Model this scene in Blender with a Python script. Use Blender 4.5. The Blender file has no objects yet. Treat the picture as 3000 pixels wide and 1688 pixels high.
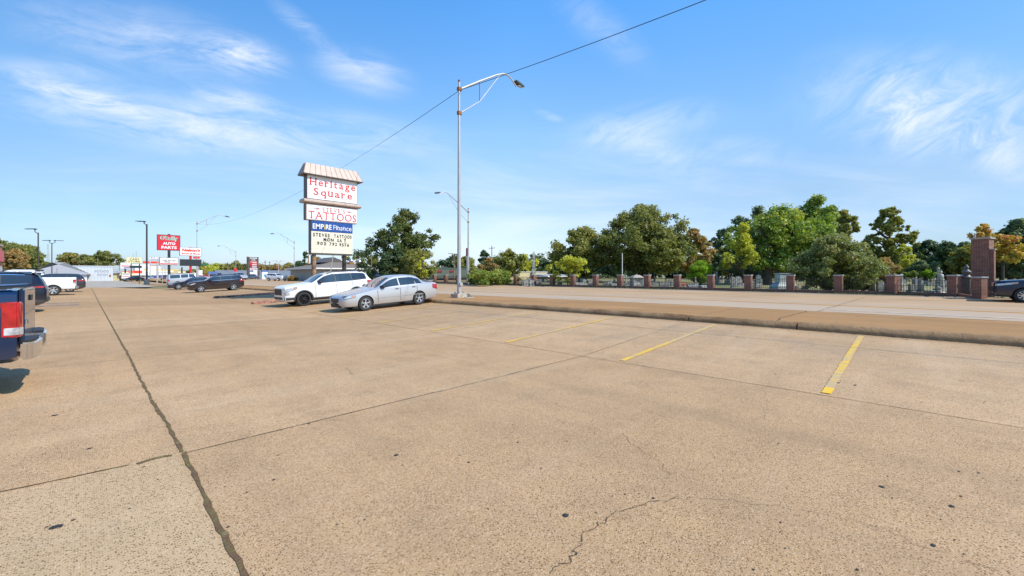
import bpy, bmesh, math, random
import numpy as np
from mathutils import Vector, Matrix
R = math.radians
random.seed(7); RNG = np.random.default_rng(7)
scene = bpy.context.scene
COL = scene.collection
# ------------------------------------------------------------------ geometry of the place
# X: from the lot towards the street, Y: along the lot and the street, Z: up
F, CX, HY, CH = 1221.0, 1500.0, 805.0, 1.55
YAW = R(44.3); FX, FY = math.cos(YAW), math.sin(YAW); RX, RY = math.sin(YAW), -math.cos(YAW)
def at(px, t):
    r = (px-CX)/F
    return (t*(RX*r+FX), t*(RY*r+FY))
def zz(py, t): return CH-(py-HY)/F*t
def onY(px, ys):
    r = (px-CX)/F; t = ys/(RY*r+FY); return t*(RX*r+FX), t
def onX(px, xs):
    r = (px-CX)/F; t = xs/(RX*r+FX); return t*(RY*r+FY), t
def sm(x): x = max(0.0, min(1.0, x)); return x*x*(3-2*x)
KX = 11.75
def fall(x, y):
    return -0.005*max(0.0, min(y, 75.0)-6)*sm(x/8)*(1-sm((x-18)/14))
def H(x, y):
    if x <= 6.62: z = 0.0
    elif x < KX: z = 0.049*(x-6.62)
    elif x < 16.2: z = 0.385
    elif x < 33.2: z = 0.385-(x-16.2)*0.0105
    elif x < 34.5: z = 0.31
    else: z = 0.31+min(0.25, max(0, x-40)*0.006)
    return z+fall(x, y)
def gp(px, py):
    t = 1.5
    while t < 400:
        x, y = at(px, t)
        if zz(py, t) <= H(x, y): break
        t += 0.02+t*0.002
    x, y = at(px, t)
    return x, y, H(x, y), t
# ------------------------------------------------------------------ helpers
def tag(o, label=None, cat=None, group=None, kind=None):
    if label: o['label'] = label
    if cat: o['category'] = cat
    if group: o['group'] = group
    if kind: o['kind'] = kind
    return o
def empty(name, loc, rz=0, label=None, cat=None, group=None):
    o = bpy.data.objects.new(name, None); COL.objects.link(o)
    o.empty_display_size = 0.3
    o.location = loc; o.rotation_euler = (0, 0, rz)
    return tag(o, label, cat, group)
class MB:
    def __init__(s): s.v = []; s.f = []; s.m = []; s.mi = 0
    def add(s, vs, fs):
        b = len(s.v); s.v += [tuple(v) for v in vs]
        for f in fs: s.f.append([b+i for i in f]); s.m.append(s.mi)
        return s
    def box(s, x0, x1, y0, y1, z0, z1):
        return s.add([(x0,y0,z0),(x1,y0,z0),(x1,y1,z0),(x0,y1,z0),(x0,y0,z1),(x1,y0,z1),(x1,y1,z1),(x0,y1,z1)],
                     [(0,3,2,1),(4,5,6,7),(0,1,5,4),(1,2,6,5),(2,3,7,6),(3,0,4,7)])
    def frust(s, r0, z0, r1, z1):      # r = (x0,x1,y0,y1)
        a, b = r0, r1
        return s.add([(a[0],a[2],z0),(a[1],a[2],z0),(a[1],a[3],z0),(a[0],a[3],z0),(b[0],b[2],z1),(b[1],b[2],z1),(b[1],b[3],z1),(b[0],b[3],z1)],
                     [(0,3,2,1),(4,5,6,7),(0,1,5,4),(1,2,6,5),(2,3,7,6),(3,0,4,7)])
    def tube(s, pts, rad, n=8, cap=True):
        pts = [Vector(p) for p in pts]
        if not hasattr(rad, '__len__'): rad = [rad]*len(pts)
        vs = []; up = None
        for i, p in enumerate(pts):
            d = (pts[min(i+1, len(pts)-1)]-pts[max(i-1, 0)]).normalized()
            if up is None:
                up = Vector((0,0,1)) if abs(d.z) < 0.9 else Vector((1,0,0))
            a = d.cross(up)
            if a.length < 1e-5: a = d.cross(Vector((0,1,0)))
            a.normalize(); b = d.cross(a).normalized(); up = -b if False else up
            for k in range(n):
                w = 2*math.pi*k/n
                vs.append(p+a*math.cos(w)*rad[i]+b*math.sin(w)*rad[i])
        fs = []
        for i in range(len(pts)-1):
            for k in range(n):
                k2 = (k+1) % n
                fs.append((i*n+k, i*n+k2, (i+1)*n+k2, (i+1)*n+k))
        if cap:
            fs.append(tuple(range(n))); fs.append(tuple(reversed(range((len(pts)-1)*n, len(pts)*n))))
        return s.add(vs, fs)
    def lathe(s, prof, n=16, axis='z', c=(0,0,0), close=True):   # prof: (r, h)
        vs = []; m = len(prof)
        for k in range(n):
            w = 2*math.pi*k/n; cw, sw = math.cos(w), math.sin(w)
            for r, h in prof:
                if axis == 'z': vs.append((c[0]+r*cw, c[1]+r*sw, c[2]+h))
                else: vs.append((c[0]+r*cw, c[1]+h, c[2]+r*sw))
        fs = []
        for k in range(n):
            k2 = (k+1) % n
            for j in range(m-1): fs.append((k*m+j, k2*m+j, k2*m+j+1, k*m+j+1))
        return s.add(vs, fs)
    def prism(s, poly, a0, a1, axis='y'):    # poly in (x,z) extruded along y, or (x,y) along z
        n = len(poly)
        if axis == 'y': vs = [(p[0], a0, p[1]) for p in poly]+[(p[0], a1, p[1]) for p in poly]
        elif axis == 'x': vs = [(a0, p[0], p[1]) for p in poly]+[(a1, p[0], p[1]) for p in poly]
        else: vs = [(p[0], p[1], a0) for p in poly]+[(p[0], p[1], a1) for p in poly]
        return s.add(vs, [tuple(range(n)), tuple(reversed(range(n, 2*n)))]+[(i, n+i, n+(i+1) % n, (i+1) % n) for i in range(n)])
    def build(s, name, mats, parent=None, loc=None, smooth=None, recalc=True, bevel=0):
        me = bpy.data.meshes.new(name); me.from_pydata(s.v, [], s.f)
        if not isinstance(mats, (list, tuple)): mats = [mats]
        for m in mats: me.materials.append(m)
        me.polygons.foreach_set('material_index', s.m)
        if recalc or bevel:
            bm = bmesh.new(); bm.from_mesh(me); 
            if bevel:
                bmesh.ops.remove_doubles(bm, verts=bm.verts, dist=1e-5)
                bmesh.ops.recalc_face_normals(bm, faces=bm.faces)
                es = [e for e in bm.edges if len(e.link_faces) == 2 and e.calc_face_angle() > 0.5]
                bmesh.ops.bevel(bm, geom=es, offset=bevel, segments=2, affect='EDGES', clamp_overlap=True)
            else: bmesh.ops.recalc_face_normals(bm, faces=bm.faces)
            bm.to_mesh(me); bm.free()
        if smooth or bevel:
            me.polygons.foreach_set('use_smooth', [True]*len(me.polygons)); me.set_sharp_from_angle(angle=R(smooth or 30))
        me.update()
        o = bpy.data.objects.new(name, me); COL.objects.link(o)
        if parent: o.parent = parent
        if loc: o.location = loc
        return o
# ------------------------------------------------------------------ node helpers
def mat(name):
    m = bpy.data.materials.new(name); m.use_nodes = True
    nt = m.node_tree; b = nt.nodes['Principled BSDF']; return m, nt, b
def NN(nt, typ, **kw):
    n = nt.nodes.new(typ)
    for k, v in kw.items():
        if k[0] == '_': n.inputs[k[1:]].default_value = v
        else: setattr(n, k, v)
    return n
def L(nt, a, b): nt.links.new(a, b)
def ramp(nt, fac, stops, interp='LINEAR'):
    n = nt.nodes.new('ShaderNodeValToRGB'); n.color_ramp.interpolation = interp
    e = n.color_ramp.elements
    while len(e) < len(stops): e.new(0.5)
    for i, (p, c) in enumerate(stops):
        e[i].position = p; e[i].color = (c[0], c[1], c[2], 1) if hasattr(c, '__len__') else (c, c, c, 1)
    L(nt, fac, n.inputs[0]); return n.outputs[0]
def mixc(nt, fac, a, b, typ='MIX'):
    n = nt.nodes.new('ShaderNodeMix'); n.data_type = 'RGBA'; n.blend_type = typ
    for s, v in ((n.inputs[0], fac), (n.inputs[6], a), (n.inputs[7], b)):
        if hasattr(v, 'node'): L(nt, v, s)
        elif hasattr(v, '__len__'): s.default_value = (v[0], v[1], v[2], 1)
        else: s.default_value = v
    return n.outputs[2]
def mth(nt, op, a, b=None, c=None, clamp=False):
    n = nt.nodes.new('ShaderNodeMath'); n.operation = op; n.use_clamp = clamp
    for i, v in enumerate((a, b, c)):
        if v is None: continue
        if hasattr(v, 'node'): L(nt, v, n.inputs[i])
        else: n.inputs[i].default_value = v
    return n.outputs[0]
def vmth(nt, op, a, b=None):
    n = nt.nodes.new('ShaderNodeVectorMath'); n.operation = op
    for i, v in enumerate((a, b)):
        if v is None: continue
        if hasattr(v, 'node'): L(nt, v, n.inputs[i])
        else: n.inputs[i].default_value = v
    return n.outputs[1] if op in ('LENGTH', 'DOT_PRODUCT') else n.outputs[0]
def noise(nt, vec, scale, detail=4, rough=0.55, dist=0.0):
    n = NN(nt, 'ShaderNodeTexNoise', _Scale=scale, _Detail=detail, _Roughness=rough, _Distortion=dist)
    if vec is not None: L(nt, vec, n.inputs['Vector'])
    return n.outputs[0]
def objc(nt): return NN(nt, 'ShaderNodeTexCoord').outputs['Object']
def bump(nt, b, h, strength=0.3, dist=0.01):
    n = NN(nt, 'ShaderNodeBump', _Strength=strength, _Distance=dist); L(nt, h, n.inputs['Height']); L(nt, n.outputs[0], b.inputs['Normal'])
def plain(name, c, rough=0.6, metal=0.0, var=0.12, scale=3.0, coat=0.0, spec=0.5, bmp=0.0):
    m, nt, b = mat(name)
    v = objc(nt); n = noise(nt, v, scale, 5)
    lo = [x*(1-var*1.6) for x in c]; hi = [min(1, x*(1+var)) for x in c]
    L(nt, ramp(nt, n, [(0.3, lo), (0.7, hi)]), b.inputs['Base Color'])
    b.inputs['Roughness'].default_value = rough; b.inputs['Metallic'].default_value = metal
    b.inputs['Coat Weight'].default_value = coat; b.inputs['Coat Roughness'].default_value = 0.04
    b.inputs['Specular IOR Level'].default_value = spec
    if bmp: bump(nt, b, noise(nt, v, scale*8, 4), bmp, 0.01)
    return m
def paint(name, c, metal=0.0, rough=0.35):
    m, nt, b = mat(name); v = objc(nt)
    n = noise(nt, v, 2.2, 4); z = NN(nt, 'ShaderNodeSeparateXYZ'); L(nt, v, z.inputs[0])
    dirt = mth(nt, 'MULTIPLY', NN(nt, 'ShaderNodeMapRange', **{'_From Min': 0.7, '_From Max': 0.25, '_To Min': 0.0, '_To Max': 0.35}).outputs[0], n)
    mr = dirt.node.inputs[0].links[0].from_node; L(nt, z.outputs[2], mr.inputs[0])
    L(nt, mixc(nt, dirt, c, (0.30, 0.24, 0.17)), b.inputs['Base Color'])
    b.inputs['Roughness'].default_value = rough; b.inputs['Metallic'].default_value = metal; b.inputs['Specular IOR Level'].default_value = 0.25
    b.inputs['Coat Weight'].default_value = 0.8; b.inputs['Coat Roughness'].default_value = 0.03
    return m
def brickmat(name, c1, c2, mortar, sc=1.0):
    m, nt, b = mat(name); v = objc(nt)
    s = NN(nt, 'ShaderNodeSeparateXYZ'); L(nt, v, s.inputs[0])
    cb = NN(nt, 'ShaderNodeCombineXYZ'); L(nt, mth(nt, 'ADD', s.outputs[0], s.outputs[1]), cb.inputs[0]); L(nt, s.outputs[2], cb.inputs[1])
    bt = NN(nt, 'ShaderNodeTexBrick', _Scale=1.0); L(nt, cb.outputs[0], bt.inputs['Vector'])
    bt.inputs['Brick Width'].default_value = 0.21*sc; bt.inputs['Row Height'].default_value = 0.072*sc; bt.inputs['Mortar Size'].default_value = 0.008*sc
    bt.inputs['Color1'].default_value = (*c1, 1); bt.inputs['Color2'].default_value = (*c2, 1); bt.inputs['Mortar'].default_value = (*mortar, 1); bt.inputs['Bias'].default_value = -0.1
    n = noise(nt, v, 2.5, 5)
    L(nt, mixc(nt, 1.0, bt.outputs[0], ramp(nt, n, [(0.3, (0.7, 0.7, 0.72)), (0.7, (1.15, 1.1, 1.05))]), 'MULTIPLY'), b.inputs['Base Color'])
    b.inputs['Roughness'].default_value = 0.85; bump(nt, b, bt.outputs[1], -0.4, 0.006)
    return m
M = {}
M['tire'] = plain('tire_rubber', (0.025, 0.024, 0.023), 0.8)
M['alloy'] = plain('alloy', (0.62, 0.62, 0.63), 0.3, 0.9, 0.03)
M['blackrim'] = plain('black_rim', (0.012, 0.012, 0.012), 0.25, 0.3, coat=1)
M['glass'] = plain('dark_glass', (0.018, 0.024, 0.028), 0.04, 0, 0.1, spec=0.9, coat=0.6)
M['glass_clear'] = plain('car_window', (0.05, 0.075, 0.085), 0.04, 0, 0.5, 5, spec=0.9, coat=0.6)
M['blackplastic'] = plain('black_plastic', (0.022, 0.023, 0.025), 0.55)
M['darktrim'] = plain('dark_trim', (0.05, 0.052, 0.056), 0.6)
M['chrome'] = plain('chrome', (0.75, 0.75, 0.76), 0.12, 1.0, 0.03)
M['redlens'] = plain('red_lens', (0.42, 0.008, 0.012), 0.1, 0, 0.3, 9, coat=1)
M['clearlens'] = plain('clear_lens', (0.55, 0.57, 0.6), 0.1, 0.3, 0.3, 14, coat=1)
M['amber'] = plain('amber_lens', (0.75, 0.2, 0.01), 0.15, 0, coat=1)
M['steel'] = plain('galvanised_steel', (0.46, 0.45, 0.43), 0.5, 0.3, 0.10, 1.0)
M['rust'] = plain('rust', (0.28, 0.12, 0.04), 0.85)
M['darkpole'] = plain('bronze_pole', (0.05, 0.045, 0.04), 0.5)
M['blackmetal'] = plain('black_metal', (0.02, 0.02, 0.022), 0.5)
M['iron'] = plain('rusty_iron', (0.05, 0.032, 0.022), 0.75, 0, 0.3)
M['wood_pole'] = plain('weathered_wood', (0.26, 0.16, 0.09), 0.9, 0, 0.4, 5)
M['white'] = plain('white_panel', (0.78, 0.775, 0.75), 0.4, 0, 0.07, 1.1)
M['whitepaint'] = plain('white_board', (0.74, 0.74, 0.71), 0.6, 0, 0.08)
M['cream'] = plain('cream_acrylic', (0.78, 0.71, 0.54), 0.35, 0, 0.09, 1.3)
M['redtext'] = plain('red_vinyl', (0.62, 0.015, 0.02), 0.4, 0, 0.04)
M['redpanel'] = plain('red_panel', (0.62, 0.02, 0.035), 0.4, 0, 0.05)
M['orangered'] = plain('orange_red_vinyl', (0.75, 0.05, 0.02), 0.4, 0, 0.04)
M['green'] = plain('green_vinyl', (0.01, 0.16, 0.06), 0.4)
M['blackvinyl'] = plain('black_vinyl', (0.02, 0.02, 0.02), 0.5)
M['bluepanel'] = plain('blue_panel', (0.012, 0.07, 0.28), 0.35, 0, 0.05)
M['yellowvinyl'] = plain('yellow_vinyl', (0.85, 0.55, 0.02), 0.4)
M['yellowboard'] = plain('yellow_board', (0.82, 0.72, 0.38), 0.5, 0, 0.05)
M['screen'] = plain('dark_led_panel', (0.025, 0.03, 0.035), 0.4)
M['concrete'] = plain('cast_concrete', (0.42, 0.36, 0.28), 0.9, 0, 0.2, 6, bmp=0.3)
M['capstone'] = plain('cap_stone', (0.42, 0.41, 0.38), 0.85, 0, 0.2, 5)
M['granite'] = plain('grey_granite', (0.28, 0.265, 0.235), 0.6, 0, 0.35, 4)
M['marble'] = plain('weathered_marble', (0.42, 0.39, 0.33), 0.8, 0, 0.5, 4)
M['bluestone'] = plain('blue_grey_stone', (0.36, 0.42, 0.41), 0.6, 0, 0.15, 3)
M['beigemetal'] = plain('beige_metal_roof', (0.50, 0.385, 0.31), 0.55, 0.05, 0.08)
M['brownmetal'] = plain('brown_sheet_metal', (0.10, 0.085, 0.08), 0.5, 0.1, 0.1)
M['brick'] = brickmat('red_brick', (0.28, 0.088, 0.05), (0.15, 0.052, 0.036), (0.33, 0.26, 0.20))
M['brick_orange'] = brickmat('orange_brick', (0.50, 0.19, 0.075), (0.30, 0.10, 0.05), (0.36, 0.27, 0.2), 2.2)
M['darkstone'] = plain('dark_stone', (0.10, 0.085, 0.075), 0.45, 0, 0.35, 4)
M['bark'] = plain('bark', (0.075, 0.058, 0.045), 0.95, 0, 0.35, 8, bmp=0.5)
M['barkpale'] = plain('pale_bark', (0.26, 0.22, 0.18), 0.95, 0, 0.3, 8)
M['redkerb'] = plain('worn_red_paint', (0.36, 0.16, 0.11), 0.9, 0, 0.6, 4)
def leafmat(name, stops):
    m, nt, b = mat(name); nt.nodes.remove(b)
    out = nt.nodes['Material Output']
    a = NN(nt, 'ShaderNodeAttribute', attribute_name='tint')
    c = ramp(nt, a.outputs['Fac'], stops)
    d = NN(nt, 'ShaderNodeBsdfPrincipled', _Roughness=0.55); d.inputs['Specular IOR Level'].default_value = 0.35; L(nt, c, d.inputs['Base Color'])
    t = NN(nt, 'ShaderNodeBsdfTranslucent'); L(nt, mixc(nt, 1.0, c, (1.3, 1.35, 0.6), 'MULTIPLY'), t.inputs[0])
    mx = NN(nt, 'ShaderNodeMixShader', _Fac=0.38); L(nt, d.outputs[0], mx.inputs[1]); L(nt, t.outputs[0], mx.inputs[2]); L(nt, mx.outputs[0], out.inputs[0])
    return m
LEAF = {
 'oak': leafmat('oak_leaves', [(0, (0.092, 0.123, 0.033)), (0.5, (0.209, 0.229, 0.059)), (0.85, (0.384, 0.334, 0.096)), (1, (0.570, 0.372, 0.096))]),
 'oakdark': leafmat('dark_oak_leaves', [(0, (0.053, 0.084, 0.021)), (0.5, (0.121, 0.156, 0.038)), (0.85, (0.223, 0.227, 0.062)), (1, (0.331, 0.253, 0.062))]),
 'olive': leafmat('olive_leaves', [(0, (0.091, 0.133, 0.034)), (0.5, (0.257, 0.257, 0.062)), (0.9, (0.400, 0.353, 0.086)), (1, (0.508, 0.372, 0.086))]),
 'maple': leafmat('bright_maple_leaves', [(0, (0.090, 0.157, 0.032)), (0.5, (0.214, 0.308, 0.053)), (0.85, (0.462, 0.477, 0.073)), (1, (0.496, 0.275, 0.086))]),
 'dark': leafmat('dark_evergreen_leaves', [(0, (0.037, 0.065, 0.028)), (0.6, (0.078, 0.127, 0.050)), (1, (0.147, 0.200, 0.085))]),
 'bluegreen': leafmat('blue_green_leaves', [(0, (0.058, 0.095, 0.050)), (0.6, (0.147, 0.200, 0.093)), (1, (0.265, 0.315, 0.148))]),
 'yellow': leafmat('yellowing_leaves', [(0, (0.183, 0.226, 0.034)), (0.4, (0.444, 0.445, 0.049)), (0.8, (0.620, 0.589, 0.077)), (1, (0.620, 0.589, 0.077))]),
 'lime': leafmat('bright_green_needles', [(0, (0.101, 0.189, 0.013)), (0.6, (0.249, 0.391, 0.015)), (1, (0.427, 0.572, 0.023))]),
 'myrtle': leafmat('crape_myrtle_leaves', [(0, (0.067, 0.095, 0.029)), (0.45, (0.186, 0.219, 0.062)), (0.8, (0.384, 0.372, 0.148)), (1, (0.602, 0.334, 0.195))]),
 'rust': leafmat('rusty_leaves', [(0, (0.147, 0.142, 0.054)), (0.5, (0.345, 0.257, 0.085)), (1, (0.602, 0.296, 0.117))]),
 'orange': leafmat('orange_autumn_leaves', [(0, (0.325, 0.315, 0.054)), (0.4, (0.620, 0.468, 0.085)), (0.75, (0.620, 0.334, 0.085)), (1, (0.620, 0.142, 0.085))]),
 'ivy': leafmat('hedge_leaves', [(0, (0.084, 0.136, 0.026)), (0.55, (0.232, 0.301, 0.049)), (0.9, (0.505, 0.439, 0.077)), (1, (0.620, 0.558, 0.091))]),
}
# ------------------------------------------------------------------ text
_cache = {}
def glyphs(s, bold=0.0):
    k = (s, bold)
    if k in _cache: return _cache[k]
    cu = bpy.data.curves.new('t', 'FONT'); cu.body = s; cu.size = 1; cu.offset = bold; cu.resolution_u = 3
    o = bpy.data.objects.new('t', cu); COL.objects.link(o); bpy.context.view_layer.update()
    me = bpy.data.meshes.new_from_object(o.evaluated_get(bpy.context.evaluated_depsgraph_get()))
    vs = [(v.co.x, v.co.y) for v in me.vertices]; fs = [tuple(p.vertices) for p in me.polygons]
    bpy.data.objects.remove(o); bpy.data.curves.remove(cu); bpy.data.meshes.remove(me)
    _cache[k] = (vs, fs); return vs, fs
SER = {'H': [(.12,0),(.88,0),(.12,1),(.88,1)], 'r': [(.2,0),(.15,2)], 'i': [(.5,0),(.2,2)], 't': [], 'u': [(.1,2),(.85,2),(.95,0)], 'a': [(.95,0)],
       'q': [(.88,-1)], 'T': [(.5,0)], 'A': [(.06,0),(.94,0)], 'V': [(.06,1),(.94,1)], 'E': [(.1,0),(.1,1)], 'F': [(.1,0)], 'n': [(.12,0),(.88,0),(.1,2)], 'm': []}
def lettering(name, s, x0, x1, z0, z1, y, m, parent, serif=False, bold=0.0, track=0.0, italic=0.0, depth=0.012):
    """letters standing proud of a board that faces -Y; box x0..x1, z0..z1 in parent's frame"""
    V = []; Fs = []
    if serif or track:
        cx = 0.0
        for ch in s:
            if ch == ' ': cx += 0.45; continue
            vs, fs = glyphs(ch, bold)
            if not vs: continue
            a = min(v[0] for v in vs); b = max(v[0] for v in vs); lo = min(v[1] for v in vs); hi = max(v[1] for v in vs)
            base = len(V); V += [(cx+v[0]-a, v[1]) for v in vs]; Fs += [tuple(base+i for i in f) for f in fs]
            if serif:
                for xf, k in SER.get(ch, []):
                    px = cx+xf*(b-a); py = {0: 0.0, 1: hi-0.05, 2: 0.47, -1: lo}[k]; hw = 0.10
                    bb = len(V); V += [(px-hw, py), (px+hw, py), (px+hw, py+0.055), (px-hw, py+0.055)]; Fs.append((bb, bb+1, bb+2, bb+3))
            cx += (b-a)+0.09+track
    else:
        V, Fs = glyphs(s, bold); V = list(V); Fs = list(Fs)
    a = min(v[0] for v in V); b = max(v[0] for v in V); lo = min(v[1] for v in V); hi = max(v[1] for v in V)
    vs = []
    for vx, vy in V:
        fz = (vy-lo)/(hi-lo); fx = (vx-a)/(b-a)
        X = x0+fx*(x1-x0-italic)+italic*fz
        vs.append((X, y-depth, z0+fz*(z1-z0)))
    # extrude: front faces plus a rim built by bmesh
    me = bpy.data.meshes.new(name); me.from_pydata(vs, [], Fs); me.materials.append(m)
    bm = bmesh.new(); bm.from_mesh(me); bmesh.ops.remove_doubles(bm, verts=bm.verts, dist=1e-5)
    r = bmesh.ops.extrude_face_region(bm, geom=bm.faces[:]); 
    for e in r['geom']:
        if isinstance(e, bmesh.types.BMVert): e.co.y += depth*0.95
    bmesh.ops.recalc_face_normals(bm, faces=bm.faces)
    bm.to_mesh(me); bm.free()
    o = bpy.data.objects.new(name, me); COL.objects.link(o); o.parent = parent
    return o
# ================================================================== camera, light, sky
cd = bpy.data.cameras.new('camera'); cam = bpy.data.objects.new('camera', cd); COL.objects.link(cam)
cam.location = (0, 0, CH); cam.rotation_euler = (R(90), 0, R(44.3-90))
cd.sensor_width = 36; cd.lens = 36*F/3000; cd.shift_y = -39/3000; cd.clip_end = 6000; cd.clip_start = 0.05
scene.camera = cam
SAZ = math.atan2(-0.92, 0.38)      # direction towards the sun in the ground plane
SEL = R(44)
sl = bpy.data.lights.new('sun', 'SUN'); sun = bpy.data.objects.new('sun', sl); COL.objects.link(sun)
sl.energy = 4.3; sl.angle = R(0.5); sl.color = (1.0, 0.94, 0.85)
sd = Vector((math.cos(SAZ)*math.cos(SEL), math.sin(SAZ)*math.cos(SEL), math.sin(SEL)))
sun.rotation_euler = sd.to_track_quat('Z', 'Y').to_euler(); sun.location = (20, -20, 40)
w = bpy.data.worlds.new('World'); scene.world = w; w.use_nodes = True
nt = w.node_tree; bg = nt.nodes['Background']
sky = NN(nt, 'ShaderNodeTexSky', sky_type='NISHITA', sun_disc=False, sun_elevation=SEL, sun_rotation=math.pi/2-SAZ, air_density=1.0, dust_density=0.6, ozone_density=2.5)
# cirrus at fixed bearings: gnomonic coordinates about a fixed bearing of the sky
tc = NN(nt, 'ShaderNodeTexCoord'); D = tc.outputs['Generated']
dF = vmth(nt, 'DOT_PRODUCT', D, (FX, FY, 0)); dR = vmth(nt, 'DOT_PRODUCT', D, (RX, RY, 0)); dU = vmth(nt, 'DOT_PRODUCT', D, (0, 0, 1))
dFc = mth(nt, 'MAXIMUM', dF, 0.05)
cb = NN(nt, 'ShaderNodeCombineXYZ'); L(nt, mth(nt, 'DIVIDE', dR, dFc), cb.inputs[0]); L(nt, mth(nt, 'DIVIDE', dU, dFc), cb.inputs[1])
P = cb.outputs[0]
def streak(ang, sx, sy, scale, det, rough, dist, lo, hi, seed):
    r = NN(nt, 'ShaderNodeVectorRotate', rotation_type='Z_AXIS', _Angle=R(ang)); L(nt, P, r.inputs['Vector'])
    v = vmth(nt, 'MULTIPLY', r.outputs[0], (sx, sy, 1)); v = vmth(nt, 'ADD', v, (seed, seed*1.7, seed))
    n = noise(nt, v, scale, det, rough, dist)
    mr = NN(nt, 'ShaderNodeMapRange', interpolation_type='SMOOTHSTEP', **{'_From Min': lo, '_From Max': hi}); L(nt, n, mr.inputs[0]); return mr.outputs[0]
def blob(px, py, ang, rx, ry, soft=1.0):
    v = vmth(nt, 'SUBTRACT', P, ((px-CX)/F, (HY-py)/F, 0))
    r = NN(nt, 'ShaderNodeVectorRotate', rotation_type='Z_AXIS', _Angle=R(ang)); L(nt, v, r.inputs['Vector'])
    l = vmth(nt, 'LENGTH', vmth(nt, 'MULTIPLY', r.outputs[0], (F/rx, F/ry, 0)))
    mr = NN(nt, 'ShaderNodeMapRange', interpolation_type='SMOOTHSTEP', **{'_From Min': 1.0, '_From Max': 1.0-soft}); L(nt, l, mr.inputs[0]); return mr.outputs[0]
def sumup(l):
    a = l[0]
    for b_ in l[1:]: a = mth(nt, 'ADD', a, b_)
    return a
mA = sumup([blob(520, 360, 9, 760, 120), blob(250, 290, 14, 260, 40), mth(nt, 'MULTIPLY', blob(690, 290, 12, 190, 45), 0.9), mth(nt, 'MULTIPLY', blob(700, 160, 16, 190, 80), 1.1), mth(nt, 'MULTIPLY', blob(420, 120, 12, 560, 150), 0.55),
            mth(nt, 'MULTIPLY', blob(1060, 210, 16, 200, 90), 0.8), mth(nt, 'MULTIPLY', blob(890, 80, 40, 170, 45), 0.5), mth(nt, 'MULTIPLY', blob(1050, 390, 10, 460, 90), 0.5), mth(nt, 'MULTIPLY', blob(120, 215, 5, 320, 70), 0.55)])
mB = sumup([mth(nt, 'MULTIPLY', blob(2760, 320, 8, 560, 230), 0.9), mth(nt, 'MULTIPLY', blob(2650, 330, 60, 200, 130), 0.6), mth(nt, 'MULTIPLY', blob(2900, 430, 40, 260, 90), 0.6), mth(nt, 'MULTIPLY', blob(1880, 370, -10, 320, 90), 0.6),
            mth(nt, 'MULTIPLY', blob(1930, 450, 20, 300, 80), 0.5), mth(nt, 'MULTIPLY', blob(2180, 440, 3, 220, 60), 0.5), mth(nt, 'MULTIPLY', blob(1610, 340, 18, 60, 18), 0.6), mth(nt, 'MULTIPLY', blob(1760, 80, 40, 260, 90), 0.3)])
sA = streak(11, 1.0, 4.2, 4.2, 8, 0.68, 0.6, 0.27, 0.75, 3.1)
sB = streak(-28, 1.0, 2.6, 4.6, 8, 0.68, 1.0, 0.27, 0.77, 8.4)
veil = mth(nt, 'MULTIPLY', streak(4, 1.0, 6.0, 1.6, 5, 0.6, 0.4, 0.35, 0.8, 5.5), blob(1500, 640, 0, 2600, 330))
cl = mth(nt, 'ADD', mth(nt, 'MULTIPLY', mA, sA), mth(nt, 'MULTIPLY', mB, sB))
cl = mth(nt, 'ADD', cl, mth(nt, 'MULTIPLY', veil, 0.7))
front = NN(nt, 'ShaderNodeMapRange', **{'_From Min': 0.05, '_From Max': 0.3}); L(nt, dF, front.inputs[0])
cl = mth(nt, 'MULTIPLY', mth(nt, 'MULTIPLY', cl, front.outputs[0]), 0.78, clamp=True)
up = mth(nt, 'MAXIMUM', dU, 0.0)
tintc = ramp(nt, mth(nt, 'MULTIPLY', up, 1.0), [(0.0, (.50, .55, .76)), (0.045, (.55, .575, .70)), (0.166, (.69, .68, .69)), (0.314, (.74, .87, .90)), (0.536, (.46, .88, 1.12)), (0.9, (.32, .70, 1.05))])
az = ramp(nt, mth(nt, 'ABSOLUTE', dR), [(0.0, 1.0), (0.35, (.86, .89, .90)), (0.78, (.56, .65, .70)), (1.0, (.5, .6, .66))])
skyc = mixc(nt, 1.0, mixc(nt, 1.0, sky.outputs[0], tintc, 'MULTIPLY'), vmth(nt, 'MULTIPLY', az, (2.55, 2.55, 2.55)), 'MULTIPLY')
w.cycles.sampling_method = 'NONE'
scene.cycles.max_bounces = 5; scene.cycles.diffuse_bounces = 2; scene.cycles.glossy_bounces = 3; scene.cycles.transmission_bounces = 3
L(nt, mixc(nt, cl, skyc, (8.6, 9.0, 9.8)), bg.inputs[0])
bg.inputs[1].default_value = 0.1
scene.view_settings.view_transform = 'Standard'; scene.view_settings.look = 'None'; scene.view_settings.exposure = 0.25; scene.view_settings.gamma = 1

# ================================================================== ground
def sheet(name, xs, ys, m, dz=0.0, label=None, jit=0):
    vs = [(x, y, H(x, y)+dz) for y in ys for x in xs]; nx = len(xs)
    fs = [(j*nx+i, j*nx+i+1, (j+1)*nx+i+1, (j+1)*nx+i) for j in range(len(ys)-1) for i in range(nx-1)]
    o = MB().add(vs, fs).build(name, m, recalc=False, smooth=60); return tag(o, label, kind='structure')
def lin(a, b, st): 
    n = max(1, int(round((b-a)/st))); return [a+(b-a)*i/n for i in range(n+1)]
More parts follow.
